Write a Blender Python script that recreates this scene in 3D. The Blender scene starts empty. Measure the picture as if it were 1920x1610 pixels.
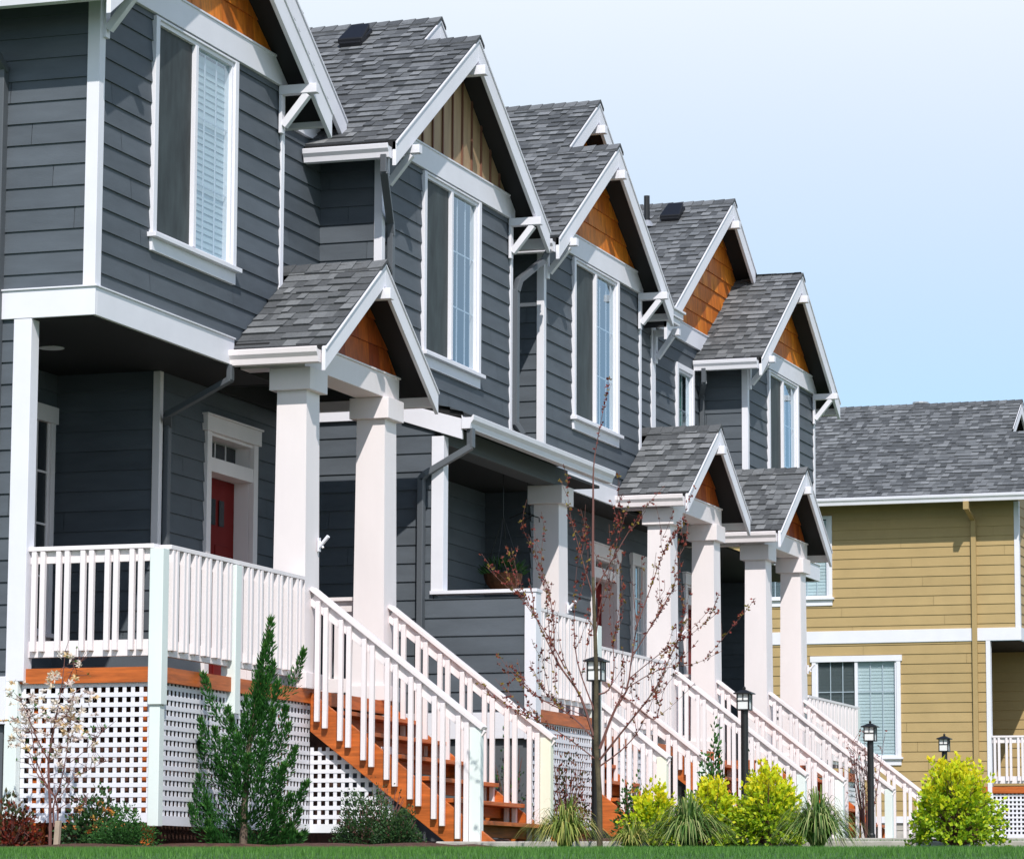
import bpy, math, random
from mathutils import Vector, Matrix
R = random.Random(7)
sc = bpy.context.scene
col = sc.collection
PI = math.pi

# ------------------------------------------------------------------ camera
YAW, PIT, ROL, FPX = math.radians(18.883), math.radians(7.785), math.radians(0.2465), 6428.0
fw = Vector((-math.sin(YAW)*math.cos(PIT), math.cos(YAW)*math.cos(PIT), math.sin(PIT)))
rt = Vector((math.cos(YAW), math.sin(YAW), 0)); up = rt.cross(fw)
r2 = rt*math.cos(ROL)+up*math.sin(ROL); u2 = r2.cross(fw)
cam_d = bpy.data.cameras.new('camera'); cam = bpy.data.objects.new('camera', cam_d); col.objects.link(cam)
cam.matrix_world = Matrix(((r2.x, u2.x, -fw.x, 0), (r2.y, u2.y, -fw.y, 0), (r2.z, u2.z, -fw.z, 0), (0, 0, 0, 1)))
cam_d.sensor_width = 36; cam_d.lens = 36*FPX/1920; cam_d.clip_start = .1; cam_d.clip_end = 2000
sc.camera = cam

# ------------------------------------------------------------------ sun, sky, exposure
SUN = Vector((.5, -1.0, 1.1)).normalized()
sd = bpy.data.lights.new('sun', 'SUN'); sd.energy = 4.25; sd.angle = math.radians(.53); sd.color = (1, .955, .90)
so = bpy.data.objects.new('sun', sd); col.objects.link(so)
so.rotation_euler = SUN.to_track_quat('Z', 'Y').to_euler()
w = bpy.data.worlds.new('World'); sc.world = w; w.use_nodes = True
nt = w.node_tree; nt.nodes.clear()
N = nt.nodes.new; L = nt.links.new
out = N('ShaderNodeOutputWorld'); bg = N('ShaderNodeBackground'); sky = N('ShaderNodeTexSky')
sky.sky_type = 'NISHITA'; sky.sun_disc = False
sky.sun_elevation = math.asin(SUN.z); sky.sun_rotation = math.atan2(SUN.x, SUN.y)
sky.air_density = 1.0; sky.dust_density = .6; sky.ozone_density = 2.0
tc = N('ShaderNodeTexCoord'); sep = N('ShaderNodeSeparateXYZ'); L(tc.outputs['Generated'], sep.inputs[0])
nz = N('ShaderNodeTexNoise'); nz.inputs['Scale'].default_value = 3.0; nz.inputs['Detail'].default_value = 4
mp = N('ShaderNodeMapping'); mp.inputs['Scale'].default_value = (1, 1, 3); L(tc.outputs['Generated'], mp.inputs[0]); L(mp.outputs[0], nz.inputs['Vector'])
cl = N('ShaderNodeMapRange'); cl.inputs['From Min'].default_value = .09; cl.inputs['From Max'].default_value = .26   # thin high cloud
L(sep.outputs['Z'], cl.inputs['Value'])
ad = N('ShaderNodeMath'); ad.operation = 'MULTIPLY_ADD'; L(nz.outputs['Fac'], ad.inputs[0]); ad.inputs[1].default_value = .12; L(cl.outputs[0], ad.inputs[2])
c2 = N('ShaderNodeMapRange'); c2.inputs['From Min'].default_value = .36; c2.inputs['From Max'].default_value = .58; c2.inputs['To Min'].default_value = .85; c2.inputs['To Max'].default_value = .0; L(sep.outputs['Z'], c2.inputs['Value'])
mm = N('ShaderNodeMath'); mm.operation = 'MULTIPLY'; mm.use_clamp = True; L(ad.outputs[0], mm.inputs[0]); L(c2.outputs[0], mm.inputs[1])
tn = N('ShaderNodeMix'); tn.data_type = 'RGBA'; tn.blend_type = 'MULTIPLY'; tn.inputs['Factor'].default_value = 1; L(sky.outputs[0], tn.inputs['A']); tn.inputs['B'].default_value = (1.0, 1.30, 1.52, 1)
mx = N('ShaderNodeMix'); mx.data_type = 'RGBA'; L(mm.outputs[0], mx.inputs['Factor']); L(tn.outputs['Result'], mx.inputs['A']); mx.inputs['B'].default_value = (9.3, 9.9, 10.4, 1)
L(mx.outputs['Result'], bg.inputs['Color']); bg.inputs['Strength'].default_value = .10; L(bg.outputs[0], out.inputs[0])
sc.view_settings.view_transform = 'Standard'; sc.view_settings.look = 'None'; sc.view_settings.exposure = 0; sc.view_settings.gamma = 1

# ------------------------------------------------------------------ materials
def mat(name, c, rough=.6, var=0, scale=8, bump=0, bscale=60, stretch=None, spec=.4, metal=0, ramp=None, tone=None, trans=0):
    m = bpy.data.materials.new(name); m.use_nodes = True
    t = m.node_tree; p = t.nodes['Principled BSDF']
    n = t.nodes.new; l = t.links.new
    p.inputs['Roughness'].default_value = rough; p.inputs['Specular IOR Level'].default_value = spec; p.inputs['Metallic'].default_value = metal
    tc = n('ShaderNodeTexCoord'); mp = n('ShaderNodeMapping'); l(tc.outputs['Object'], mp.inputs[0])
    if stretch: mp.inputs['Scale'].default_value = stretch
    last = None
    if tone:                                     # tone: list of colours picked by the face attribute
        at = n('ShaderNodeAttribute'); at.attribute_name = 'tone'
        cr = n('ShaderNodeValToRGB'); l(at.outputs['Fac'], cr.inputs[0])
        el = cr.color_ramp.elements
        for i, cc in enumerate(tone):
            e = el[i] if i < 2 else el.new(i/(len(tone)-1))
            e.position = i/(len(tone)-1); e.color = (*cc, 1)
        for i, cc in enumerate(tone):
            el[i].position = i/(len(tone)-1); el[i].color = (*cc, 1)
        last = cr.outputs[0]
    if var:
        nz = n('ShaderNodeTexNoise'); nz.inputs['Scale'].default_value = scale; nz.inputs['Detail'].default_value = 5; nz.inputs['Roughness'].default_value = .6
        l(mp.outputs[0], nz.inputs['Vector'])
        mr = n('ShaderNodeMapRange'); mr.inputs['From Min'].default_value = .3; mr.inputs['From Max'].default_value = .7
        mr.inputs['To Min'].default_value = 1-var; mr.inputs['To Max'].default_value = 1+var; l(nz.outputs['Fac'], mr.inputs['Value'])
        mu = n('ShaderNodeMix'); mu.data_type = 'RGBA'; mu.blend_type = 'MULTIPLY'; mu.inputs['Factor'].default_value = 1
        if last: l(last, mu.inputs['A'])
        else: mu.inputs['A'].default_value = (*c, 1)
        l(mr.outputs[0], mu.inputs['B']); last = mu.outputs['Result']
    if last: l(last, p.inputs['Base Color'])
    else: p.inputs['Base Color'].default_value = (*c, 1)
    if bump:
        b2 = n('ShaderNodeTexNoise'); b2.inputs['Scale'].default_value = bscale; b2.inputs['Detail'].default_value = 4; l(mp.outputs[0], b2.inputs['Vector'])
        bp = n('ShaderNodeBump'); bp.inputs['Strength'].default_value = bump; bp.inputs['Distance'].default_value = .01
        l(b2.outputs['Fac'], bp.inputs['Height']); l(bp.outputs[0], p.inputs['Normal'])
    if trans:
        tr = n('ShaderNodeBsdfTranslucent'); ms = n('ShaderNodeMixShader'); ms.inputs[0].default_value = trans
        if last: l(last, tr.inputs['Color'])
        else: tr.inputs['Color'].default_value = (*c, 1)
        l(p.outputs[0], ms.inputs[1]); l(tr.outputs[0], ms.inputs[2]); l(ms.outputs[0], t.nodes['Material Output'].inputs[0])
    return m

M = {}
M['siding'] = mat('grey_siding', (.08, .09, .10), .62, var=.14, scale=1.6, bump=.12, bscale=30, stretch=(1, 1, 4), spec=.3, tone=[(.083, .097, .114), (.096, .111, .130)])
M['corner'] = mat('grey_corner', (.10, .11, .122), .6)
M['trim'] = mat('white_trim', (.78, .77, .82), .5, var=.035, scale=2.5, bump=.04, bscale=25)
M['porch'] = mat('porch_white', (.84, .775, .782), .5, var=.05, scale=2, bump=.05, bscale=18, stretch=(1, 1, .3))
M['post'] = mat('post_primer', (.76, .82, .79), .55, var=.05, scale=3, stretch=(1, 1, .3))
M['postyellow'] = mat('post_yellowed', (.84, .83, .68), .55, var=.05, scale=3)
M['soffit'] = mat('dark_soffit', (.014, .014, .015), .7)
M['cedar'] = mat('cedar_shingle', (.5, .2, .03), .55, tone=[(.44, .105, .008), (.60, .160, .011), (.72, .225, .016), (.52, .13, .009)], var=.28, scale=7, stretch=(3, 3, .8))
M['cedarshade'] = mat('shaded_cedar_shingle', (.4, .1, .02), .55, tone=[(.24, .035, .004), (.40, .075, .006), (.50, .11, .010), (.30, .05, .005)], var=.28, scale=7, stretch=(3, 3, .8))  # porch gable cedar: redder, darker tones with the shade painted in
M['tan'] = mat('tan_panel', (.40, .27, .155), .6, var=.22, scale=2.5, stretch=(2, 2, .5))
M['batten'] = mat('brown_batten', (.17, .075, .045), .6)
M['orange'] = mat('stained_wood', (.48, .115, .020), .5, var=.38, scale=5, stretch=(.5, .5, 5), bump=.15, bscale=30)
M['shingle'] = mat('roof_shingle', (.1, .1, .1), .85, tone=[(.085, .089, .094), (.130, .135, .141), (.170, .176, .183), (.225, .231, .238)], var=.16, scale=40, bump=.3, bscale=150, spec=.2)
M['felt'] = mat('roof_felt', (.03, .03, .032), .9)
M['deckfloor'] = mat('deck_floor', (.10, .085, .075), .7, var=.2)
M['darkpipe'] = mat('grey_downspout', (.095, .105, .118), .45)
M['black'] = mat('black_metal', (.012, .012, .013), .4, spec=.5)
M['ventm'] = mat('vent_plastic', (.010, .010, .013), .5)
M['lead'] = mat('lead_flashing', (.55, .55, .56), .4, metal=.6)
M['screen'] = mat('insect_screen', (.036, .046, .048), .6, var=.5, scale=3, stretch=(2, 2, .6))  # stretched noise in the colour imitates faint reflection and moire
M['blind'] = mat('blind_slat', (.74, .78, .78), .5)
M['curtain'] = mat('green_curtain', (.16, .36, .28), .7, var=.25, scale=20, stretch=(3, 3, .3))
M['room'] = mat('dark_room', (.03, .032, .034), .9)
M['red'] = mat('red_door', (.17, .010, .009), .6, spec=.15)
M['ysiding'] = mat('ochre_siding', (.45, .330, .155), .62, var=.07, scale=2, spec=.3, tone=[(.41, .290, .130), (.445, .316, .145)])
M['concrete'] = mat('concrete', (.42, .39, .35), .85, var=.2, scale=6, bump=.3, bscale=40)
M['soil'] = mat('bark_mulch', (.085, .035, .022), .95, var=.5, scale=14, bump=1.0, bscale=30)
M['dirt'] = mat('dirt', (.16, .14, .11), .95, var=.2)
M['asphalt'] = mat('asphalt', (.10, .10, .105), .9, var=.2)
M['lawn'] = mat('lawn_ground', (.045, .12, .022), .9, var=.3, scale=3)
M['blade'] = mat('grass_blade', (.05, .16, .02), .6, tone=[(.05, .14, .022), (.08, .21, .03), (.12, .27, .045)], trans=.25)
M['bark'] = mat('bark', (.13, .095, .07), .9, var=.3, scale=20, bump=.5)
M['twig'] = mat('twig', (.17, .075, .065), .8)
M['mossbark'] = mat('mossy_bark', (.085, .068, .040), .9, var=.45, scale=10, bump=.5)
M['bud'] = mat('red_bud', (.2, .03, .03), .6, tone=[(.16, .022, .024), (.25, .045, .035), (.24, .085, .03), (.26, .21, .03)], trans=.2)
def leafm(name, tones, tr=.3, rough=.5): return mat(name, tones[0], rough, tone=tones, trans=tr, spec=.3)
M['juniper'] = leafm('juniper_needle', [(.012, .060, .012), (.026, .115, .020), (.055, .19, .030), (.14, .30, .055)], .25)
M['boxwood'] = leafm('boxwood_leaf', [(.012, .035, .014), (.025, .07, .022), (.045, .11, .03), (.09, .13, .04)], .2)
M['golden'] = leafm('golden_leaf', [(.36, .52, .016), (.58, .70, .020), (.80, .79, .03), (.90, .70, .02)], .4)
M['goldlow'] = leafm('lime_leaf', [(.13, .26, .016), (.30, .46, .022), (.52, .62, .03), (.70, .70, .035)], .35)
M['sedge'] = leafm('sedge_blade', [(.035, .09, .020), (.08, .17, .035), (.20, .30, .07), (.46, .47, .20)], .3)
M['sedgey'] = leafm('pale_sedge_blade', [(.08, .14, .03), (.18, .26, .05), (.34, .38, .09), (.58, .50, .16)], .3)
M['flower'] = leafm('pale_petal', [(.80, .66, .60), (.85, .78, .70), (.82, .70, .52), (.80, .55, .25)], .3)
M['redleaf'] = leafm('red_leaf', [(.10, .012, .010), (.20, .03, .015), (.05, .06, .02), (.03, .06, .02)], .2)
M['greenleaf'] = leafm('green_leaf', [(.015, .05, .012), (.03, .10, .02), (.05, .16, .03), (.09, .2, .04)], .3)
M['orangefl'] = leafm('orange_bloom', [(.55, .20, .03), (.62, .36, .08), (.5, .1, .03), (.6, .4, .15)], .2)
M['stake'] = mat('weathered_stake', (.42, .33, .25), .9, var=.2, scale=10)
M['coir'] = mat('coir_basket', (.16, .07, .035), .95, var=.3, scale=30)
M['lampglass'] = mat('frosted_glass', (.80, .81, .80), .3)

def glass_mat(name, tint=(.75, .82, .84)):
    m = bpy.data.materials.new(name); m.use_nodes = True; t = m.node_tree; t.nodes.clear(); n = t.nodes.new; l = t.links.new
    o = n('ShaderNodeOutputMaterial'); g = n('ShaderNodeBsdfGlossy'); g.inputs['Roughness'].default_value = .015; g.inputs['Color'].default_value = (.80, .92, 1, 1)
    tr = n('ShaderNodeBsdfTransparent'); tr.inputs['Color'].default_value = (*tint, 1)
    lw = n('ShaderNodeLayerWeight'); lw.inputs['Blend'].default_value = .5; pw = n('ShaderNodeMath'); pw.operation = 'POWER'; pw.inputs[1].default_value = 2.4; l(lw.outputs['Facing'], pw.inputs[0])
    f = n('ShaderNodeMath'); f.operation = 'MULTIPLY_ADD'; f.inputs[1].default_value = .85; f.inputs[2].default_value = .06; l(pw.outputs[0], f.inputs[0])
    nz = n('ShaderNodeTexNoise'); nz.inputs['Scale'].default_value = 1.3; tc = n('ShaderNodeTexCoord'); l(tc.outputs['Object'], nz.inputs['Vector'])
    bp = n('ShaderNodeBump'); bp.inputs['Strength'].default_value = .06; bp.inputs['Distance'].default_value = .05; l(nz.outputs['Fac'], bp.inputs['Height']); l(bp.outputs[0], g.inputs['Normal'])
    mix = n('ShaderNodeMixShader'); l(f.outputs[0], mix.inputs[0]); l(tr.outputs[0], mix.inputs[1]); l(g.outputs[0], mix.inputs[2]); l(mix.outputs[0], o.inputs[0])
    return m
def sheer():
    m = bpy.data.materials.new('sheer_screen'); m.use_nodes = True; t = m.node_tree; p = t.nodes['Principled BSDF']; p.inputs['Roughness'].default_value = .9; p.inputs['Base Color'].default_value = (.10, .105, .105, 1); p.inputs['Alpha'].default_value = .42; return m
M['sheer'] = sheer()
M['glass'] = glass_mat('window_glass'); M['glassshade'] = mat('porch_shade_glass', (.03, .035, .04), .25, spec=.25)  # second one: opaque dark colour stands in for the dim porch reflected

# ------------------------------------------------------------------ mesh helper
class G:
    def __init__(s): s.v = []; s.f = []; s.t = []; s.m = []; s.mats = []
    def face(s, pts, tone=0., m=None):
        i = len(s.v); s.v.extend([tuple(p) for p in pts]); s.f.append(tuple(range(i, i+len(pts)))); s.t.append(tone)
        if m is None: s.m.append(0)
        else:
            if m not in s.mats: s.mats.append(m)
            s.m.append(s.mats.index(m))
        return s
    def box(s, x0, x1, y0, y1, z0, z1, tone=0., m=None):
        a = [(x, y, z) for z in (z0, z1) for y in (y0, y1) for x in (x0, x1)]
        i = len(s.v); s.v.extend(a)
        for q in ((0, 2, 3, 1), (4, 5, 7, 6), (0, 1, 5, 4), (2, 6, 7, 3), (0, 4, 6, 2), (1, 3, 7, 5)):
            s.f.append(tuple(i+k for k in q)); s.t.append(tone)
            if m is None: s.m.append(0)
            else:
                if m not in s.mats: s.mats.append(m)
                s.m.append(s.mats.index(m))
        return s
    def prism(s, pts, d, tone=0., m=None):          # polygon pts extruded by vector d
        n = len(pts); i = len(s.v); d = Vector(d)
        P = [Vector(p) for p in pts]; nn = Vector((0, 0, 0))
        for a in range(n): nn += P[a].cross(P[(a+1) % n])
        if nn.dot(d) > 0: P.reverse()
        s.v.extend([tuple(p) for p in P]); s.v.extend([tuple(p+d) for p in P])
        fs = [tuple(i+k for k in range(n)), tuple(i+n+k for k in reversed(range(n)))]
        for k in range(n): fs.append((i+k, i+n+k, i+n+(k+1) % n, i+(k+1) % n))
        for f in fs:
            s.f.append(f); s.t.append(tone)
            if m is None: s.m.append(0)
            else:
                if m not in s.mats: s.mats.append(m)
                s.m.append(s.mats.index(m))
        return s
    def bar(s, a, b, w, h, upv=(0, 0, 1), tone=0., m=None):   # rectangular bar a->b, centred
        a = Vector(a); b = Vector(b); d = (b-a).normalized(); sd_ = d.cross(Vector(upv)).normalized(); uu = sd_.cross(d)
        q = [a+sd_*w/2+uu*h/2, a-sd_*w/2+uu*h/2, a-sd_*w/2-uu*h/2, a+sd_*w/2-uu*h/2]
        return s.prism(q, b-a, tone, m)
    def tube(s, pts, rad, n=8, tone=0., cap=True):
        P = [Vector(p) for p in pts]; rad = rad if isinstance(rad, (list, tuple)) else [rad]*len(P)
        rings = []
        for k, p in enumerate(P):
            d = (P[min(k+1, len(P)-1)]-P[max(k-1, 0)]).normalized()
            a = d.orthogonal().normalized() if abs(d.z) < .99 else Vector((1, 0, 0))
            if abs(d.z) < .99: a = d.cross(Vector((0, 0, 1))).normalized()
            b = d.cross(a).normalized()
            i = len(s.v); rings.append(i)
            for q in range(n):
                an = 2*PI*q/n; s.v.append(tuple(p+(a*math.cos(an)+b*math.sin(an))*rad[k]))
        for k in range(len(P)-1):
            for q in range(n):
                s.f.append((rings[k]+q, rings[k]+(q+1) % n, rings[k+1]+(q+1) % n, rings[k+1]+q)); s.t.append(tone); s.m.append(0)
        if cap:
            s.f.append(tuple(rings[0]+q for q in reversed(range(n)))); s.t.append(tone); s.m.append(0)
            s.f.append(tuple(rings[-1]+q for q in range(n))); s.t.append(tone); s.m.append(0)
        return s
    def build(s, name, material, parent=None, bevel=0, smooth=False, label=None):
        me = bpy.data.meshes.new(name); me.from_pydata(s.v, [], s.f); me.update()
        if s.mats:
            for k in s.mats: me.materials.append(M[k])
            me.polygons.foreach_set('material_index', s.m)
        else: me.materials.append(M[material])
        at = me.attributes.new('tone', 'FLOAT', 'FACE'); at.data.foreach_set('value', s.t)
        if smooth: me.polygons.foreach_set('use_smooth', [True]*len(me.polygons))
        o = bpy.data.objects.new(name, me); col.objects.link(o)
        if bevel:
            bmod = o.modifiers.new('bevel', 'BEVEL'); bmod.width = bevel; bmod.segments = 2; bmod.limit_method = 'ANGLE'; bmod.harden_normals = False
        if parent is not None: attach(o, parent)
        if label: o['label'] = label
        return o
def attach(o, parent):
    o.parent = parent
    par = parent; mtx = Matrix.Identity(4)
    while par is not None:
        mtx = Matrix.Translation(par.location) @ mtx; par = par.parent
        if par is not None and par.type != 'EMPTY' and par.location.length == 0: pass
    # parents only ever carry plain translations
    o.matrix_parent_inverse = world_loc(parent).inverted()
def world_loc(o):
    if o.parent is None: return Matrix.Translation(o.location)
    return world_loc(o.parent) @ o.matrix_parent_inverse @ Matrix.Translation(o.location)
def thing(name, label, cat, loc, group=None):
    o = bpy.data.objects.new(name, None); col.objects.link(o); o.location = loc; o.empty_display_size = .2
    o['label'] = label; o['category'] = cat
    if group: o['group'] = group
    return o
def tag(o, label=None, cat=None, group=None, kind=None):
    if label: o['label'] = label
    if cat: o['category'] = cat
    if group: o['group'] = group
    if kind: o['kind'] = kind
    return o

def gz(y, x=0):                                   # ground height: bank rising from the street, then gently uphill along the row
    if y < 8: return -1.5
    if y < 19:
        t = (y-8)/11; t = t*t*(3-2*t); return -1.5+t*1.765
    if y < 27: return .265+(y-19)/8*.145
    if y < 28: return .41+(y-27)*.06
    return .47+(min(y, 75)-28)*.0168

# ------------------------------------------------------------------ building pieces
class XP:   # wall plane X=c facing +X ; u = Y
    def __init__(s, c): s.c = c
    def p(s, u, z, o=0): return (s.c+o, u, z)
    flip = False
class YP:   # wall plane Y=c facing -Y ; u = X
    def __init__(s, c): s.c = c
    def p(s, u, z, o=0): return (u, s.c-o, z)
    flip = False
EXP = .1785
def hole_spans(u0, u1, za, zb, holes):
    sp = [(u0, u1)]
    for (a, b, c, d) in holes:
        if c < zb-1e-4 and d > za+1e-4:
            ns = []
            for (p, q) in sp:
                if b <= p or a >= q: ns.append((p, q)); continue
                if a > p: ns.append((p, a))
                if b < q: ns.append((b, q))
            sp = ns
    return sp
def siding(g, pl, u0, u1, z0, z1, holes=(), lip=.0145, exp=EXP, phase=0.0, backing=.02):
    cuts = sorted({z0, z1} | {z for h in holes for z in h[2:4] if z0 < z < z1} | {phase+k*exp for k in range(int((z0-phase)/exp)-1, int((z1-phase)/exp)+2) if z0 < phase+k*exp < z1})
    for za, zb in zip(cuts, cuts[1:]):
        if zb-za < 1e-4: continue
        zc = phase+math.floor(((za+zb)/2-phase)/exp)*exp
        oa = lip*(1-(za-zc)/exp); ob = lip*(1-(zb-zc)/exp)
        for (p, q) in hole_spans(u0, u1, za, zb, holes):
            # planks butt end to end every 3.66 m, each batch a shade apart
            ci = int(round((zc-phase)/exp)); j0 = (ci*1.73+pl.c*.37) % 3.66; jn = math.floor((p-j0)/3.66)+1; a = p
            while a < q-1e-5:
                b = min(q, j0+jn*3.66); tn = (math.sin(ci*12.9898+jn*78.233+pl.c*3.1)*43758.5453) % 1
                e = .0025 if b < q else 0
                if b-a > .01: g.face([pl.p(a, za, oa), pl.p(b-e, za, oa), pl.p(b-e, zb, ob), pl.p(a, zb, ob)], tn)
                a = b+(.0025 if b < q else 0); jn += 1
                if b >= q: break
            if abs(za-zc) < 1e-3 or za == z0:
                g.face([pl.p(p, za, oa), pl.p(p, za, -.004), pl.p(q, za, -.004), pl.p(q, za, oa)])
        for (p, q) in hole_spans(u0, u1, za, zb, holes):
            if backing: g.face([pl.p(p, za, -backing), pl.p(q, za, -backing), pl.p(q, zb, -backing), pl.p(p, zb, -backing)])
def pbox(g, pl, u0, u1, z0, z1, o0, o1, m=None, tone=0.):
    if isinstance(pl, XP): g.box(pl.c+o0, pl.c+o1, u0, u1, z0, z1, tone, m)
    else: g.box(u0, u1, pl.c-o1, pl.c-o0, z0, z1, tone, m)

def shingle_slope(g, ye, ze, dy, slope, smax_z, xspan, seed, exp=.140):
    """courses climbing from the eave (ye,ze) in direction dy (+1/-1); slope = rise/run; up to height smax_z; xspan(z)->(xb,xf)"""
    rr = random.Random(seed); ang = math.atan(slope); c, s_ = math.cos(ang), math.sin(ang); nrm = Vector((0, -dy*s_, c))
    k = 0; S = (smax_z-ze)/s_
    while k*exp < S:
        a = k*exp; b = min(a+exp, S); za = ze+a*s_; zb = ze+b*s_
        xb, xf = xspan((za+zb)/2)
        if xf-xb > .02:
            x = xf; 
            while x > xb+.005:
                wd = rr.uniform(.06, .17); x2 = max(xb, x-wd)
                if x2-xb < .06: x2 = xb
                lam = rr.random() < .5
                h = .026 if lam else .013
                t = rr.choice([0, .33, .66, 1, .33, .66]) if lam else rr.choice([0, 0, .33, .66])
                t = min(1, max(0, t+rr.uniform(-.12, .12)))
                A = Vector((x2, ye+dy*a*c, za)); B = Vector((x, ye+dy*a*c, za)); C = Vector((x, ye+dy*b*c, zb)); D = Vector((x2, ye+dy*b*c, zb))
                q = [A+nrm*h, B+nrm*h, C+nrm*(h*.35), D+nrm*(h*.35)]
                if dy < 0: q = [q[1], q[0], q[3], q[2]]
                g.face(q, t)
                g.face([A, B, B+nrm*h, A+nrm*h] if dy > 0 else [B, A, A+nrm*h, B+nrm*h], 0)
                g.face([B, C, C+nrm*(h*.35), B+nrm*h], 0); g.face([A, A+nrm*h, D+nrm*(h*.35), D], 0)
                x = x2
        k += 1
def ridge_caps(g, y, z, x0, x1, slope, seed):
    rr = random.Random(seed); x = x1; wd = .13; k = 0
    while x > x0:
        x2 = max(x0, x-.15); t = rr.choice([0, .2, .33, .66]); h = .035
        for d in (-1, 1):
            q = [(x2, y, z+h*.7), (x, y, z+h), (x, y+d*wd, z+h-wd*slope), (x2, y+d*wd, z+h*.7-wd*slope)]
            if d < 0: q.reverse()
            g.face(q[::-1] if False else q, t)
            g.face([(x2, y+d*wd, z+h*.7-wd*slope), (x, y+d*wd, z+h-wd*slope), (x, y+d*wd, z-wd*slope), (x2, y+d*wd, z-wd*slope)], 0)
        g.face([(x, y-wd, z+h-wd*slope), (x, y, z+h), (x, y+wd, z+h-wd*slope), (x, y+wd, z-wd*slope-.0), (x, y, z), (x, y-wd, z-wd*slope)], 0)
        x = x2; k += 1
def slab(g, ye, ze, yr, zr, x0, x1, th=.09, m=None):           # solid roof deck under the shingles
    g.prism([(x0, ye, ze-.004), (x0, yr, zr-.004), (x0, yr, zr-th), (x0, ye, ze-th)], (x1-x0, 0, 0), m=m)
def rake_board(g, y0, z0, y1, z1, xf, h=.25, th=.04, cap=.032):   # sloped white board, front face at xf
    g.prism([(xf-th, y0, z0-.008), (xf-th, y1, z1-.008), (xf-th, y1, z1-h), (xf-th, y0, z0-h)], (th, 0, 0))
    g.prism([(xf, y0, z0-.008), (xf, y1, z1-.008), (xf, y1, z1-cap), (xf, y0, z0-cap)], (.014, 0, 0))
GUT = [(0, 0), (.085, 0), (.095, .05), (.122, .085), (.128, .128), (.118, .135), (.112, .13), (.104, .09), (.08, .06), (.07, .012), (.008, .012), (.008, .135), (0, .135)]
def gutter(axis, a0, a1, base, side, z):
    """axis 'X': runs along X from a0 to a1, back face at Y=base, projecting side; axis 'Y' the other way"""
    g = G(); n = len(GUT)
    def P(u, q): return (u, base+side*q[0], z+q[1]) if axis == 'X' else (base+side*q[0], u, z+q[1])
    solid = [(0, 0), (.085, 0), (.095, .05), (.122, .085), (.128, .128), (.118, .135), (.1, .11), (.01, .11), (0, .135)]
    d = (a1-a0, 0, 0) if axis == 'X' else (0, a1-a0, 0)
    g.prism([P(a0, q) for q in solid], d)
    return g

def cedar_gable(g, x, yl, yr, zb, apexY, apexZ, slope, seed):   # shingled triangle on plane X=x above zb
    rr = random.Random(seed); exp = .235; z = zb
    def rng(z): hw = (apexZ-z)/slope; return max(yl, apexY-hw), min(yr, apexY+hw)
    while z < apexZ-.02:
        z2 = min(z+exp, apexZ); a0, b0 = rng(z); a1, b1 = rng(z2); y = a0
        while y < b0-.003:
            y2 = min(b0, y+rr.uniform(.11, .30)); t = rr.random()
            p, q = min(max(y, a1), b1), min(max(y2, a1), b1); h = .02+rr.uniform(-.003, .003)
            g.face([(x+h, y, z), (x+h, y2, z), (x+.004, q, z2), (x+.004, p, z2)], t)
            g.face([(x+h, y, z), (x, y, z), (x, y2, z), (x+h, y2, z)], 0)
            y = y2+.0015
        z = z2
    g.face([(x-.004, rng(zb)[0], zb), (x-.004, rng(zb)[1], zb), (x-.004, apexY, apexZ)], 0)

def bracket(root, y, z, x0, x1, w=.085):        # knee brace under a rake: wall leg, lookout beam, diagonal
    g = G()
    g.box(x0, x1, y-w/2, y+w/2, z-w/2, z+w/2)
    g.box(x0, x0+.03, y-w/2+.002, y+w/2-.002, z-.40, z-w/2-.001)
    g.bar((x0+.035, y, z-.33), (x1-.10, y, z-w/2-.005), w*.8, w*.8)
    return g.build('bracket', 'trim', root, bevel=.004)

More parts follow.
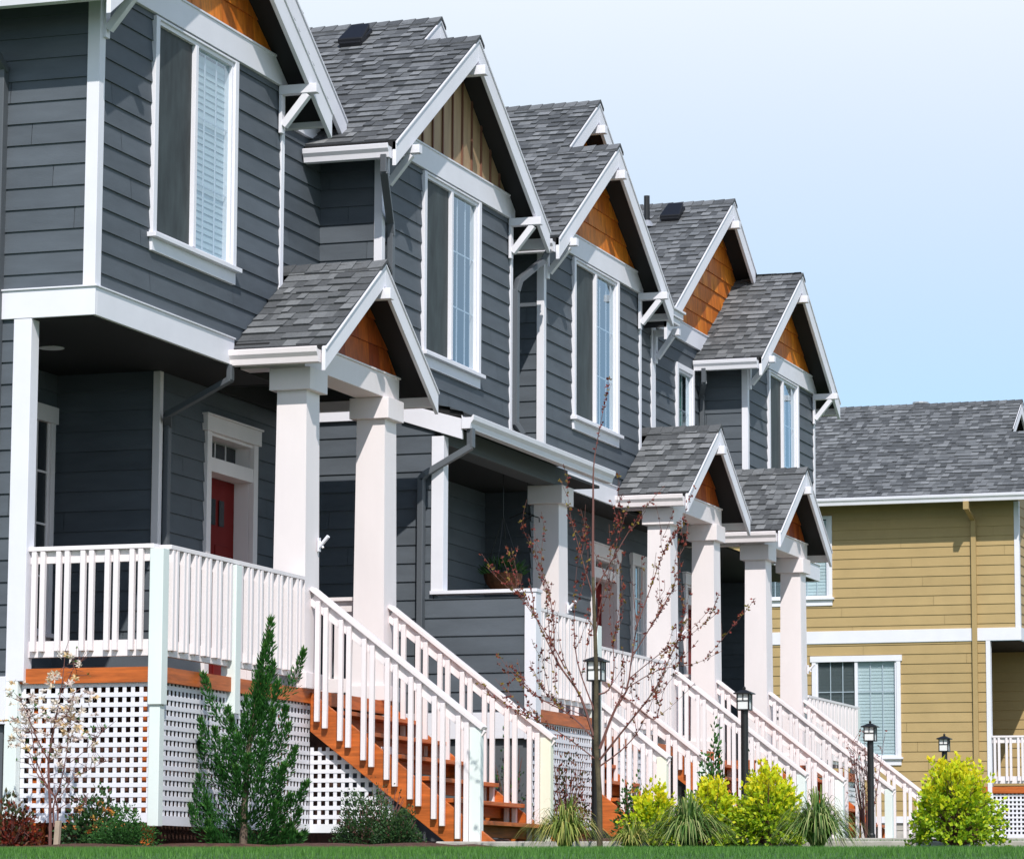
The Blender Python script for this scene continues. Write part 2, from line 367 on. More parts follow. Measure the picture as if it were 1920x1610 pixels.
def window(root, pl, u0, u1, z0, z1, kind='slider', trim='trim', blind='blind', head=True, blinds_full=True, seed=0, gl='glass'):
    """cased window: frame (casing + vinyl frame), panes, sill. u0..u1, z0..z1 = outside of casing; apron is added under z0"""
    cw = .075; g = G()
    a, b, c, d = u0+cw, u1-cw, z0+.0, z1-(cw if head else .02)
    pbox(g, pl, u0, a, z0, z1, -.03, .042); pbox(g, pl, b, u1, z0, z1, -.03, .042)
    pbox(g, pl, a, b, d, z1, -.03, .040)
    if head == 'cross': pbox(g, pl, u0-.03, u1+.03, z1-.13, z1+.02, .0, .055)
    # vinyl frame
    f = .035
    pbox(g, pl, a, a+f, c, d, -.06, .02); pbox(g, pl, b-f, b, c, d, -.06, .02)
    pbox(g, pl, a+f, b-f, d-f, d, -.06, .02); pbox(g, pl, a+f, b-f, c, c+f, -.06, .02)
    mid = (a+b)/2
    if kind in ('slider', 'double'): pbox(g, pl, mid-.028, mid+.028, c+f, d-f, -.055, .028)
    if kind == 'hung': zm = c+(d-c)*.33; pbox(g, pl, a+f, b-f, zm-.025, zm+.025, -.055, .022)
    fr = g.build('window', trim, root, bevel=.003)
    s = G(); pbox(s, pl, u0-.035, u1+.035, z0-.04, z0-.001, -.02, .085); pbox(s, pl, u0+.0, u1-.0, z0-.15, z0-.041, -.01, .036)
    s.build('sill', trim, fr, bevel=.003)
    ga, gb, gc, gd = a+f, b-f, c+f, d-f
    if kind == 'slider':
        q = G(); pbox(q, pl, ga, mid-.028, gc, gd, -.022, -.012); q.build('screen', 'screen', fr)
        q = G(); q.face([pl.p(mid+.028, gc, -.012), pl.p(gb, gc, -.012), pl.p(gb, gd, -.012), pl.p(mid+.028, gd, -.012)]); q.build('pane', 'glass', fr)
        q = G(); la, lb = mid+.028, gb
        for i in (1, 2): uu = la+(lb-la)*i/3; pbox(q, pl, uu-.007, uu+.007, gc, gd, -.028, -.018)
        for i in (1, 2): zz = gc+(gd-gc)*i/3; pbox(q, pl, la, lb, zz-.007, zz+.007, -.029, -.019)
        q.build('muntin', trim, fr)
        sa, sb = mid+.028, gb
    elif kind == 'double':
        for (la, lb) in ((ga, mid-.028), (mid+.028, gb)):
            q = G(); q.face([pl.p(la, gc, -.012), pl.p(lb, gc, -.012), pl.p(lb, gd, -.012), pl.p(la, gd, -.012)]); q.build('pane', 'glass', fr)
            q = G()
            for i in (1, 2): uu = la+(lb-la)*i/3; pbox(q, pl, uu-.008, uu+.008, gc, gd, -.028, -.018)
            zz = gd-(gd-gc)*.33; pbox(q, pl, la, lb, zz-.008, zz+.008, -.029, -.019); q.build('muntin', trim, fr)
        q = G(); pbox(q, pl, ga, mid-.028, gc, gd, -.034, -.031); q.build('screen', 'sheer', fr); sa, sb = ga, gb
    elif kind == 'hung':
        q = G(); q.face([pl.p(ga, gc, -.012), pl.p(gb, gc, -.012), pl.p(gb, gd, -.012), pl.p(ga, gd, -.012)]); q.build('pane', 'glass', fr)
        q = G(); uu = (ga+gb)/2
        pbox(q, pl, uu-.007, uu+.007, zm+.03, gd, -.028, -.018); pbox(q, pl, ga, gb, (zm+gd)/2-.007, (zm+gd)/2+.007, -.029, -.019)
        q.build('muntin', trim, fr); sa, sb = ga, gb
    else:
        gl_o = .006 if gl == 'glassshade' else -.012
        q = G(); q.face([pl.p(ga, gc, gl_o), pl.p(gb, gc, gl_o), pl.p(gb, gd, gl_o), pl.p(ga, gd, gl_o)]); q.build('pane', gl, fr)
        q = G()
        mo = gl_o+.016
        for i in (1, 2): uu = ga+(gb-ga)*i/3; pbox(q, pl, uu-.009, uu+.009, gc, gd, mo-.015, mo-.005)
        for i in (1, 2, 3): zz = gc+(gd-gc)*i/4; pbox(q, pl, ga, gb, zz-.009, zz+.009, mo-.0155, mo-.0045)
        q.build('muntin', trim, fr); sa, sb = ga, gb
    if blind == 'blind':
        q = G(); z = gd-.02; rr = random.Random(seed)
        stop = gc if blinds_full else gc+(gd-gc)*.3
        while z > stop+.03:
            zz = z+rr.uniform(-.003, .003)
            q.face([pl.p(sa, zz, -.060), pl.p(sb, zz, -.060), pl.p(sb, zz-.064, -.050), pl.p(sa, zz-.064, -.050)], 0)
            z -= .060
        q.build('blind', 'blind', fr)
    elif blind == 'curtain':
        q = G(); n = 14
        for i in range(n):
            ua, ub = sa+(sb-sa)*i/n, sa+(sb-sa)*(i+1)/n; oa, ob = (-.09, -.12) if i % 2 else (-.12, -.09)
            q.face([pl.p(ua, gc, oa), pl.p(ub, gc, ob), pl.p(ub, gd, ob), pl.p(ua, gd, oa)])
        q.build('curtain', 'curtain', fr)
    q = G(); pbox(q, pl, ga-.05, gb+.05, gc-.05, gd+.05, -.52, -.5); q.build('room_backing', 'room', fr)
    return fr, (u0+.01, u1-.01, z0-.02, z1-.01)

def entry_door(root, x, y0, y1, zf, ztop):
    """recessed red door with transom in a white frame on plane X=x"""
    g = G(); c = .10; ht = ztop-zf; zd = zf+2.06
    g.box(x-.01, x+.04, y0, y0+c, zf, ztop-.16); g.box(x-.01, x+.04, y1-c, y1, zf, ztop-.16)
    g.box(x-.01, x+.055, y0-.04, y1+.04, ztop-.16, ztop-.02); g.box(x-.01, x+.07, y0-.06, y1+.06, ztop-.018, ztop)
    g.box(x-.17, x+.03, y0+c, y1-c, zd, zd+.13)                       # rail between door and transom
    g.box(x-.20, x-.012, y0+c-.03, y0+c, zf, ztop-.16); g.box(x-.20, x-.012, y1-c, y1-c+.03, zf, ztop-.16)
    g.box(x-.19, x+.02, y0+c, y1-c, ztop-.19, ztop-.161)
    fr = g.build('door_frame', 'porch', root, bevel=.003)
    d = G(); a, b = y0+c+.002, y1-c-.002; xd = x-.16
    d.box(xd-.04, xd, a, b, zf+.02, zd-.003)
    for (p, q) in ((.1, .45), (.55, .9)):
        for (e, f_) in ((.08, .33), (.38, .70)):
            d.box(xd, xd+.008, a+(b-a)*p, a+(b-a)*q, zf+2.06*e, zf+2.06*f_)
    dd = d.build('door', 'red', fr, bevel=.004)
    q = G(); q.box(xd+.001, xd+.006, a, b, zd+.135, ztop-.20); q.build('transom', 'glassshade', fr)
    q = G()
    for i in (1, 2, 3): yy = a+(b-a)*i/4; q.box(xd+.006, xd+.014, yy-.008, yy+.008, zd+.13, ztop-.19)
    q.build('muntin', 'porch', fr)
    for i in range(3): q = G(); yy = a+(b-a)*(.22+.2*i); q.box(xd+.008, xd+.014, yy, yy+.11, zf+1.62, zf+1.86); q.build('lite', 'glassshade', dd)
    q = G(); q.box(xd, xd+.03, b-.09, b-.06, zf+.95, zf+1.10); q.build('handle', 'lead', dd)
    dd['label'] = 'dark red front door with three small panes'
    return fr

def column(root, x0, x1, y0, y1, z0, z1):
    """tapered boxed column with capital; x0..x1,y0..y1 footprint near the top"""
    g = G(); t = .018
    g.prism([(x0-t, y0-t, z0), (x1+t, y0-t, z0), (x1+t, y1+t, z0), (x0-t, y1+t, z0)], (0, 0, .001))
    i = len(g.v); zt = z1-.20
    g.v += [(x0-t, y0-t, z0+.001), (x1+t, y0-t, z0+.001), (x1+t, y1+t, z0+.001), (x0-t, y1+t, z0+.001), (x0, y0, zt), (x1, y0, zt), (x1, y1, zt), (x0, y1, zt)]
    for q in ((0, 1, 5, 4), (1, 2, 6, 5), (2, 3, 7, 6), (3, 0, 4, 7)): g.f.append(tuple(i+k for k in q)); g.t.append(0.); g.m.append(0)
    c = g.build('column', 'porch', root, bevel=.004)
    g = G(); e = .055
    g.box(x0-e, x1+e, y0-e, y1+e, zt, z1-.002); g.build('capital', 'porch', c, bevel=.004)
    g = G(); e = .03
    g.box(x0-t-e, x1+t+e, y0-t-e, y1+t+e, z0+.002, z0+.14); g.build('plinth', 'porch', c, bevel=.004)
    return c

# shared baluster meshes
def _bal(name, h, w=.042):
    g = G(); g.prism([(-w/2, -w/2, 0), (w/2, -w/2, 0), (w/2, w/2, 0), (-w/2, w/2, 0)], (0, 0, h)); return g
BALM = {}
def baluster(parent, x, y, z0, h):
    key = round(h, 2)
    if key not in BALM:
        o = _bal('baluster', key).build('baluster', 'porch', None, bevel=.003); BALM[key] = o.data
        me = o.data; bpy.data.objects.remove(o)
    o = bpy.data.objects.new('baluster', BALM[key]); col.objects.link(o)
    o.location = (x, y, z0); bm_ = o.modifiers.new('bevel', 'BEVEL'); bm_.width = .003; bm_.segments = 1
    o.parent = parent; o.matrix_parent_inverse = world_loc(parent).inverted()
    return o
def rail_span(root, p0, p1, z, side, name='railing', pair=(.076, .215), start=.06, zb=.82):
    """level railing from p0 to p1 (x,y) with the cap top at z; balusters in pairs on the outside (side = unit vector)"""
    P0, P1 = Vector((*p0, 0)), Vector((*p1, 0)); d = (P1-P0); Ln = d.length; d.normalize(); sv = Vector((*side, 0))
    g = G()
    g.bar(P0+Vector((0, 0, z-.0175)), P1+Vector((0, 0, z-.0175)), .12, .035)
    g.bar(P0+Vector((0, 0, z-.085)), P1+Vector((0, 0, z-.085)), .038, .098)
    r = g.build(name, 'porch', root, bevel=.003)
    g = G(); g.bar(P0+Vector((0, 0, z-zb+.0)), P1+Vector((0, 0, z-zb+.0)), .038, .13); g.build('bottom_rail', 'porch', r, bevel=.003)
    t = start; k = 0
    while t < Ln-.03:
        q = P0+d*t+sv*.041
        baluster(r, q.x, q.y, z-zb-.02, zb-.022)
        t += pair[0] if k % 2 == 0 else pair[1]-pair[0]; k += 1
    return r
def lattice(root, pl, u0, u1, z0, z1, name='lattice', m='trim'):
    g = G(); p = .0735; wv = .033
    u = u0
    while u < u1: pbox(g, pl, u, min(u+wv, u1), z0, z1, 0, .005); u += p
    z = z0; pz = .079
    while z < z1: pbox(g, pl, u0, u1, z, min(z+.035, z1), .0055, .010); z += pz
    pbox(g, pl, u0-.001, u1+.001, z0-.04, z0+.035, .0135, .03)
    return g.build(name, m, root)

def stairs(root, xs, y0, y1, zt, zg, w=.04):
    """open-riser stained stair going down toward +X from (xs, zt) to the ground zg"""
    rise = .19; n = max(2, round((zt-zg)/rise)); rise = (zt-zg)/n; run = rise/.76; g = G(); Ln = n*run
    sl = rise/run
    st = bpy.data.objects.new('staircase', None); col.objects.link(st); st.empty_display_size = .1; attach(st, root)
    for y in (y0, y1-w):
        h = .345; g = G(); top0 = zt-.02
        pts = [(xs, y, top0), (xs, y, top0-h), (xs+(top0-h-zg)/sl, y, zg), (xs+(top0-zg)/sl, y, zg)]
        g.prism(pts, (0, w, 0)); g.build('stringer', 'orange', st, bevel=.003)
    for k in range(1, n):
        z = zt-k*rise; x = xs+(k-1)*run+.06
        t = G(); t.box(x, x+.28, y0+w+.001, y1-w-.001, z-.036, z)
        t.box(x+.03, x+.06, y0+w+.002, y1-w-.002, z-.13, z-.035)
        t.build('tread', 'orange', st, bevel=.003)
    return st, sl, xs+(zt-zg)/sl
def stair_rail(root, xs, xe, y, zt, sl, outer, newel_mat, zg):
    """sloping rail at Y=y from (xs, zt) down to newel at xe; balusters on the outer side (-1/+1 in Y)"""
    z1 = zt-(xe-xs)*sl; g = G()
    up_ = Vector((sl, 0, 1)).normalized()
    g.bar((xs, y, zt-.02), (xe+.02, y, z1-.02-.02*sl), .13, .035, (0, 0, 1))
    g.bar((xs, y, zt-.105), (xe+.0, y, z1-.105), .038, .115, (0, 0, 1))
    r = g.build('stair_railing', 'porch', root, bevel=.003)
    x = xs+.07; k = 0
    while x < xe-.12:
        zz = zt-(x-xs)*sl
        baluster(r, x, y+outer*.042, zz-1.13, 1.13-.075)
        x += .076 if k % 2 == 0 else .142; k += 1
    n = G(); n.prism([(xe-.10, y-.045, zg-.05), (xe, y-.045, zg-.05), (xe, y+.045, zg-.05), (xe-.10, y+.045, zg-.05)], (0, 0, z1-.055+.03-zg+.05))
    n.build('newel', newel_mat, r, bevel=.004)
    return r

def downspout(root, pts, w=.075, d=.055, m='darkpipe', name='downspout'):
    g = G()
    for a, b in zip(pts, pts[1:]):
        A, B = Vector(a), Vector(b); dd = (B-A).normalized()*.02
        g.bar(A-dd*.5, B+dd*.5, w, d, (0, 0, 1) if abs((B-A).normalized().z) < .95 else (1, 0, 0))
    return g.build(name, m, root, bevel=.006)

SL = .667
def gable_front(root, X, yw0, yw1, ridgeY, apexZ, xf, zhead, seed, kind='cedar', yl=None, yr=None, header=True):
    """gable panel + header board on wall plane X"""
    ztop = zhead+.235
    if header:
        g = G(); rz = lambda y: apexZ-abs(y-ridgeY)*SL-.10; dl = max(0, (ztop-rz(yw0))/SL); dr = max(0, (ztop-rz(yw1))/SL)
        g.prism([(X-.01, yw0, zhead), (X-.01, yw1, zhead), (X-.01, yw1, min(ztop, rz(yw1))), (X-.01, yw1-dr, ztop), (X-.01, yw0+dl, ztop), (X-.01, yw0, min(ztop, rz(yw0)))], (.056, 0, 0))
        g.box(X-.01, X+.058, yw0+dl, yw1-dr, ztop-.001, ztop+.018)
        g.build('header_board', 'trim', root, bevel=.003)
    g = G()
    az = apexZ-.06
    hw = (az-ztop)/SL
    lo = max(yw0-.3, ridgeY-hw) if yl is None else yl; hi = min(yw1+.3, ridgeY+hw) if yr is None else yr
    if kind == 'cedar':
        cedar_gable(g, X+.004, lo, hi, ztop+.018, ridgeY, az, SL, seed); g.build('gable_panel', 'cedar', root)
    else:
        g.face([(X+.01, lo, ztop), (X+.01, hi, ztop), (X+.01, ridgeY, az)]); p = g.build('gable_panel', 'tan', root)
        y = lo+.12
        while y < hi-.05:
            zt = az-abs(y-ridgeY)*SL; g = G()
            if zt > ztop+.1: g.box(X+.012, X+.030, y-.011, y+.011, ztop+.018, zt); g.build('batten', 'batten', p)
            y += .30
    # dark wall filling out to the roof behind the header ends
def apex_beam(root, x0, x1, y, z, w=.10):
    g = G(); g.box(x0, x1, y-w/2, y+w/2, z-w/2, z+w/2); return g.build('ridge_beam', 'trim', root, bevel=.004)

def roofs(root, bay, ridge, side, mainY, mainZ, bayZ, Xf, Xm, Xb, eaveL, eaveR, mEaveL, mEaveR, seed, Xwall, cedar_main=None):
    """bay gable roof + main gable roof sharing one plane. side=-1: shared plane on the low-Y side, +1: on the high-Y side"""
    g = G(); sl = SL
    def ez(y, r, z): return z-abs(y-r)*sl
    # shared slope
    if side < 0: ye = eaveL; dy = 1
    else: ye = eaveR; dy = -1
    ze = ez(ye, mainY, mainZ)
    shingle_slope(g, ye, ze, dy, sl, mainZ-.0, lambda z: (Xb, Xf if z < bayZ else Xm), seed)
    # other bay slope
    yo = eaveR if side < 0 else eaveL; dyo = -dy
    zo = ez(yo, ridge, bayZ)
    shingle_slope(g, yo, zo, dyo, sl, bayZ, lambda z: (Xwall-.02, Xf), seed+1)
    # other main slope
    ym = mEaveR if side < 0 else mEaveL; zm = ez(ym, mainY, mainZ)
    shingle_slope(g, ym, zm, dyo, sl, mainZ, lambda z: (Xb, Xm), seed+2)
    ridge_caps(g, ridge, bayZ, Xwall+.1, Xf+.02, sl, seed+3); ridge_caps(g, mainY, mainZ, Xb, Xm+.02, sl, seed+4)
    rf = g.build('roof', 'shingle', root)
    # decks (dark)
    d = G()
    slab(d, ye, ze, ridge, bayZ, Xm, Xf-.005); slab(d, ye, ze, mainY, mainZ, Xb, Xm-.001)
    slab(d, yo, zo, ridge, bayZ, Xwall-.02, Xf-.006); slab(d, ym, zm, mainY, mainZ, Xb, Xm-.004)
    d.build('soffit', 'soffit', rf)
    # rakes
    b = G(); rake_board(b, ye, ze, ridge, bayZ, Xf); rake_board(b, yo, zo, ridge, bayZ, Xf); b.build('rake_board', 'trim', rf, bevel=.003)
    b = G(); rake_board(b, ym, zm, mainY, mainZ, Xm)
    rake_board(b, ridge+(.12 if side < 0 else -.12), bayZ+.08, mainY, mainZ, Xm)
    b.build('rake_board', 'trim', rf, bevel=.003)
    return rf, ze, zo, zm

def porch_roof(root, yl, yr, ridge, zr, xf, xwl, xwr, seed, beam_y0, beam_y1):
    sl = .69; g = G()
    zl = zr-(ridge-yl)*sl; zR = zr-(yr-ridge)*sl
    shingle_slope(g, yl, zl, 1, sl, zr, lambda z: (xwl+.016, xf), seed)
    shingle_slope(g, yr, zR, -1, sl, zr, lambda z: (xwr+.016, xf), seed+1)
    ridge_caps(g, ridge, zr, min(xwl, xwr)+.02, xf+.02, sl, seed+2)
    rf = g.build('porch_roof', 'shingle', root)
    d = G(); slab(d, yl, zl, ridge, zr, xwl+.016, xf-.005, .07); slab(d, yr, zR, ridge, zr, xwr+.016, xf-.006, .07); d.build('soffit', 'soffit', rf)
    b = G(); rake_board(b, yl-.02, zl-.012, ridge, zr, xf, .215, .035, .028); rake_board(b, yr+.02, zR-.012, ridge, zr, xf, .215, .035, .028); b.build('rake_board', 'trim', rf, bevel=.003)
    p = G()
    cedar_gable(p, -11.40, beam_y0, beam_y1, 4.85, ridge, zr-.08, sl, seed+5)
    pp = p.build('gable_panel', 'cedarshade', rf)
    h = G(); h.box(-11.64, -11.36, beam_y0, beam_y1, 4.622, 4.84); h.box(-11.40, -11.345, beam_y0-.01, beam_y1+.01, 4.8402, 4.858)
    h.box(xwl+.02 if xwl > -12.3 else -12.6, -11.642, beam_y0+.01, beam_y0+.22, 4.623, 4.80)
    h.build('beam', 'porch', rf, bevel=.004)
    apex_beam(rf, -11.41, xf+.07, ridge, zr-.29)
    gutter('X', xwl+.02, xf-.045, yl+.01, -1, zl-.155).build('gutter', 'porch', rf, bevel=.002)
    gutter('X', xwr+.02, xf-.045, yr-.01, 1, zR-.155).build('gutter', 'porch', rf, bevel=.002)
    return rf
def ceiling(root, x0, x1, y0, y1, z=4.625):
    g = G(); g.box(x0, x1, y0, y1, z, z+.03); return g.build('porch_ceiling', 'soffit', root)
def flag_bracket(colo, x, y, z):
    g = G(); g.box(x, x+.012, y-.025, y+.025, z-.06, z+.06); g.tube([(x+.01, y, z-.02), (x+.10, y-.02, z+.07)], .017, 8); g.tube([(x+.01, y, z+.03), (x+.045, y, z-.03)], .01, 6)
    g.build('flag_bracket', 'trim', colo)
def corner_board(g, x, y, z0, z1, w=.09, dirx=-1):   # L-shaped board on the outside corner where X=x faces +X and Y=y faces -Y
    g.prism([(x-w, y-.024, z0), (x+.024, y-.024, z0), (x+.024, y+w, z0), (x+.001, y+w, z0), (x+.001, y-.001, z0), (x-w, y-.001, z0)], (0, 0, z1-z0))
def deck(root, x0, x1, y0, y1, z=1.8, sides='fl', th=.10):
    g = G(); n = int((x1-x0)/.14)
    for i in range(n): g.box(x0+i*.14, x0+i*.14+.134, y0+.02, y1-.02, z-.036, z-.002, m='deckfloor')
    g.box(x1-.04, x1, y0, y1, z-.12, z, m='orange'); g.box(x0, x1-.041, y0, y0+.04, z-.12, z, m='orange'); g.box(x0, x1-.041, y1-.04, y1, z-.12, z, m='orange')
    return g.build('deck', 'orange', root)

exec_order = []
# ================================================================== THE SETTING
def sheet(ys, xs_, dz=0, bump=0):
    g = G()
    def q(i, j):
        x, y = xs_[i], ys[j]; e = 0 < i < len(xs_)-1 and 0 < j < len(ys)-1
        return (x, y, gz(y)+dz+(bump*(1+math.sin(x*3.1+y*1.7)*math.cos(y*2.3-x)) if e and bump else 0))
    for j in range(len(ys)-1):
        for i in range(len(xs_)-1): g.face([q(i, j), q(i+1, j), q(i+1, j+1), q(i, j+1)])
    return g
YR = [19+i*.5 for i in range(19)]+[29, 30, 32, 36, 40, 50, 60, 75, 120, 300, 900]
tag(sheet([-300, -60, -20, 0, 6, 8]+[8+i*.55 for i in range(1, 20)]+YR, [-600, -200, -60, -30, -20, -12, -8, -4, 0, 5, 15, 40, 120, 600], -.012).build('ground', 'dirt'), kind='structure')
tag(sheet([-300, 7.5], [-600, 0, 600], -.006).build('street', 'asphalt'), kind='structure')
tag(sheet([8]+[8+i*.55 for i in range(1, 20)]+YR[:-4], [-30, -12, -8, -4, 0, 5, 12]).build('lawn', 'lawn'), kind='structure')
lin = lambda a, b, n: [a+(b-a)*i/n for i in range(n+1)]
tag(sheet(lin(22.7, 27.1, 30), lin(-15, -9.35, 30), .008, .022).build('planting_bed', 'soil'), kind='structure')
tag(sheet(lin(30.0, 33.0, 14), lin(-15, -8.3, 24), .008, .022).build('planting_bed', 'soil'), kind='structure')
tag(sheet(lin(35.3, 38.8, 14), lin(-15, -9.3, 20), .008, .022).build('planting_bed', 'soil'), kind='structure')
tag(sheet(lin(41.5, 43.3, 8), lin(-15, -9.3, 20), .008, .022).build('planting_bed', 'soil'), kind='structure')
zw = .472
g = G(); g.box(-9.95, 11, 27.15, 29.95, .2, zw); tag(g.build('front_walk', 'concrete', bevel=.012), kind='structure')
for (ya, yb) in ((33.1, 35.2), (38.9, 41.4), (43.4, 45.8)):
    g = G(); zz = gz((ya+yb)/2)+.03; g.box(-9.95, 11, ya, yb, zz-.2, zz); tag(g.build('front_walk', 'concrete', bevel=.01), kind='structure')

# ================================================================== TOWNHOUSES
XB, XW = -12.0, -12.65       # bay front plane, recessed main wall plane
XF, XM = -11.68, -12.33      # rake planes
BK = -19.0                   # how far back the row goes
ROWG = 'grey townhouses in the attached row'

def bay_upper(root, y0, y1, wins, name_seed, zb=4.86, leftwall=True, leftX=XW, rightX=XW, zlo=None, cw=.062):
    """upper storey bay: front siding with window, left side wall, corner boards"""
    zt = 7.372
    holes = [h for h in wins]
    g = G(); siding(g, XP(XB), y0, y1, zb if zlo is None else zlo, zt, holes)
    if leftwall: siding(g, YP(y0), leftX-.02, XB, zb if zlo is None else zlo, 7.43)
    g.face([(leftX-.02, y1, 4.7), (XB, y1, 4.7), (XB, y1, 7.43), (leftX-.02, y1, 7.43)][::-1])
    g.build('upper_wall', 'siding', root)
    c = G(); corner_board(c, XB, y0, (zb if zlo is None else zlo)+.002, zt-.002, w=cw)
    c.build('corner_board', 'trim', root, bevel=.003); c = G()
    c.box(XB-.06, XB+.0235, y1+.0005, y1+.03, (zb if zlo is None else zlo)+.002, zt-.002); c.box(XB+.002, XB+.0235, y1-.045, y1+.001, (zb if zlo is None else zlo)+.002, zt-.002)
    c.build('corner_board', 'trim', root, bevel=.003)

# ---------------------------------------------------------------- U1 nearest townhouse
U1 = thing('townhouse', 'nearest grey townhouse on the left with a corner porch, red door and orange cedar gable', 'house', (-14, 27, gz(27)), ROWG)
w1, h1 = window(U1, XP(XB), 25.67, 27.42, 5.50, 7.36, seed=1, head=False)
bay_upper(U1, 24.65, 28.5, [h1], 1, leftX=-20, cw=.085)
gable_front(U1, XB, 24.62, 28.53, 26.57, 8.82, XF, 7.373, 11)
rf1, *_ = roofs(U1, None, 26.57, -1, 27.87, 8.82+1.3*SL, 8.82, XF, XM, BK, 24.2, 28.95, 24.2, 30.95, 101, XW)
g = G(); siding(g, XP(XW), 28.5, 31.05, 4.86, 7.75); g.build('main_wall', 'siding', U1)
g = G(); g.box(XW+.0, XW+.046, 28.5, 30.95, 7.42, 7.68); g.build('header_board', 'trim', U1, bevel=.003)
g = G(); cedar_gable(g, XW+.004, 24.8, 30.9, 7.69, 27.87, 9.62, SL, 21); g.build('gable_panel', 'cedar', U1)
for yy in (24.72, 28.42): bracket(U1, yy, 7.33, XB+.02, XF+.07)
apex_beam(U1, XB+.02, XF+.09, 26.57, 8.47)
gutter('X', BK, XF-.045, 24.21, -1, 7.10).build('gutter', 'trim', U1, bevel=.002)
gutter('X', XW, XF-.045, 28.94, 1, 7.10).build('gutter', 'trim', U1, bevel=.002)
g = G(); g.box(-20, XB+.034, 24.616, 24.649, 4.632, 4.862); g.box(XB+.001, XB+.0345, 24.6495, 27.42, 4.632, 4.862); g.box(-20, XB+.05, 24.60, 24.66, 4.8622, 4.876); g.box(XB-.02, XB+.05, 24.661, 27.42, 4.8622, 4.876)
g.build('belly_band', 'trim', U1, bevel=.003)
ceiling(U1, -13.72, XB, 24.66, 28.5); ceiling(U1, -13.72, -12.66, 28.501, 31.0); ceiling(U1, -12.659, -11.65, 28.502, 30.2, 4.80); ceiling(U1, XB+.0005, -11.65, 27.45, 28.501, 4.80)
g = G(); g.box(-12.66, -12.62, 28.52, 31.0, 4.60, 4.865); g.box(-12.03, -11.985, 27.43, 28.49, 4.62, 4.865); g.box(-12.63, -11.99, 28.495, 28.53, 4.62, 4.865); g.build('porch_fascia', 'soffit', U1)
# ground floor walls
g = G(); siding(g, YP(24.65), -20, -12.68, 1.74, 4.63)
ww, hw = window(U1, XP(-13.7), 26.55, 27.36, 2.30, 4.30, kind='grid', blind=None, head='cross', seed=3, trim='porch', gl='glassshade')
siding(g, XP(-13.7), 24.66, 27.45, 1.8, 4.63, [hw])
siding(g, YP(27.45), -13.7, -12.7, 1.8, 4.63)
siding(g, XP(-12.7), 27.45, 31.0, 1.8, 4.63, [(28.5, 29.55, 1.8, 4.34)])
g.build('lower_wall', 'siding', U1)
entry_door(U1, -12.7, 28.44, 29.62, 1.8, 4.38)
g = G(); corner_board(g, -12.70, 27.45, 1.8, 4.62, w=.045); g.build('corner_board', 'porch', U1, bevel=.003)
g = G(); g.box(-12.69, -12.53, 24.62, 24.76, 1.70, 4.63); g.build('corner_post', 'trim', U1, bevel=.004)
g = G(); g.box(-20, -12.68, 24.60, 24.648, 1.36, 1.739); g.build('skirt_board', 'trim', U1, bevel=.003)
g = G(); g.box(-20, -12.72, 24.66, 30, .2, 1.36); g.build('foundation', 'corner', U1)
deck(U1, -13.68, -11.35, 24.66, 29.86)
# columns
c1 = column(U1, -11.64, -11.36, 27.63, 27.93, 1.80, 4.622); c2 = column(U1, -11.64, -11.36, 29.55, 29.85, 1.80, 4.622)
flag_bracket(c1, -11.34, 27.90, 3.08)
porch_roof(U1, 27.41, 30.24, 28.825, 5.75, -11.09, XB, XW, 131, 27.58, 29.92)
# railings
rail_span(U1, (-12.53, 24.72), (-11.43, 24.72), 2.775, (0, -1), start=.05)
rf_ = rail_span(U1, (-11.40, 24.80), (-11.40, 27.60), 2.775, (1, 0), start=.06)
rail_span(U1, (-12.68, 29.72), (-11.66, 29.72), 2.775, (0, 1), start=.06)
g = G(); g.box(-11.452, -11.335, 24.64, 24.757, 1.50, 2.735); g.build('corner_post', 'post', U1, bevel=.005)
g = G(); g.box(-11.445, -11.352, 24.66, 24.752, .55, 1.50); g.build('lower_post', 'post', U1, bevel=.005)
g = G(); g.box(-11.445, -11.315, 26.05, 26.16, 1.50, 2.73); g.build('rail_post', 'post', U1, bevel=.004)
g = G(); g.box(-12.69, -12.58, 24.62, 24.73, .5, 1.70); g.build('lower_post', 'post', U1, bevel=.005)
lattice(U1, YP(24.70), -12.575, -11.445, .62, 1.685); lattice(U1, XP(-11.395), 24.765, 27.86, .60, 1.685); lattice(U1, YP(27.88), -11.385, -10.6, .60, 1.30)
for (a_, b_) in ((-11.545, 24.75), (-11.545, 27.5), (-12.55, 24.85)): g = G(); g.box(a_, a_+.085, b_, b_+.09, .4, 1.68); g.build('deck_post', 'orange', U1)
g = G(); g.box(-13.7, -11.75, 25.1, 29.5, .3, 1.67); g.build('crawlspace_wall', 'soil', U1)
st, sl_, xe = stairs(U1, -11.35, 27.78, 29.72, 1.80, zw)
stair_rail(U1, -11.34, -9.76, 27.78, 2.70, .775, -1, 'post', zw); stair_rail(U1, -11.34, -9.76, 29.70, 2.70, .775, -1, 'postyellow', zw)
g = G(); g.tube([(-13.04, 26.0, 4.619), (-13.04, 26.0, 4.624)], .11, 20); g.build('ceiling_light', 'trim', U1)
downspout(U1, [(-12.84, 24.16, 7.08), (-12.84, 24.16, 6.98), (-12.83, 24.60, 6.70), (-12.83, 24.60, 1.5)], .09, .06)
downspout(U1, [(-11.97, 27.35, 4.62), (-11.97, 27.35, 4.50), (-12.60, 27.42, 4.22), (-12.66, 27.56, 4.15), (-12.66, 27.56, 1.85)], .07, .05)

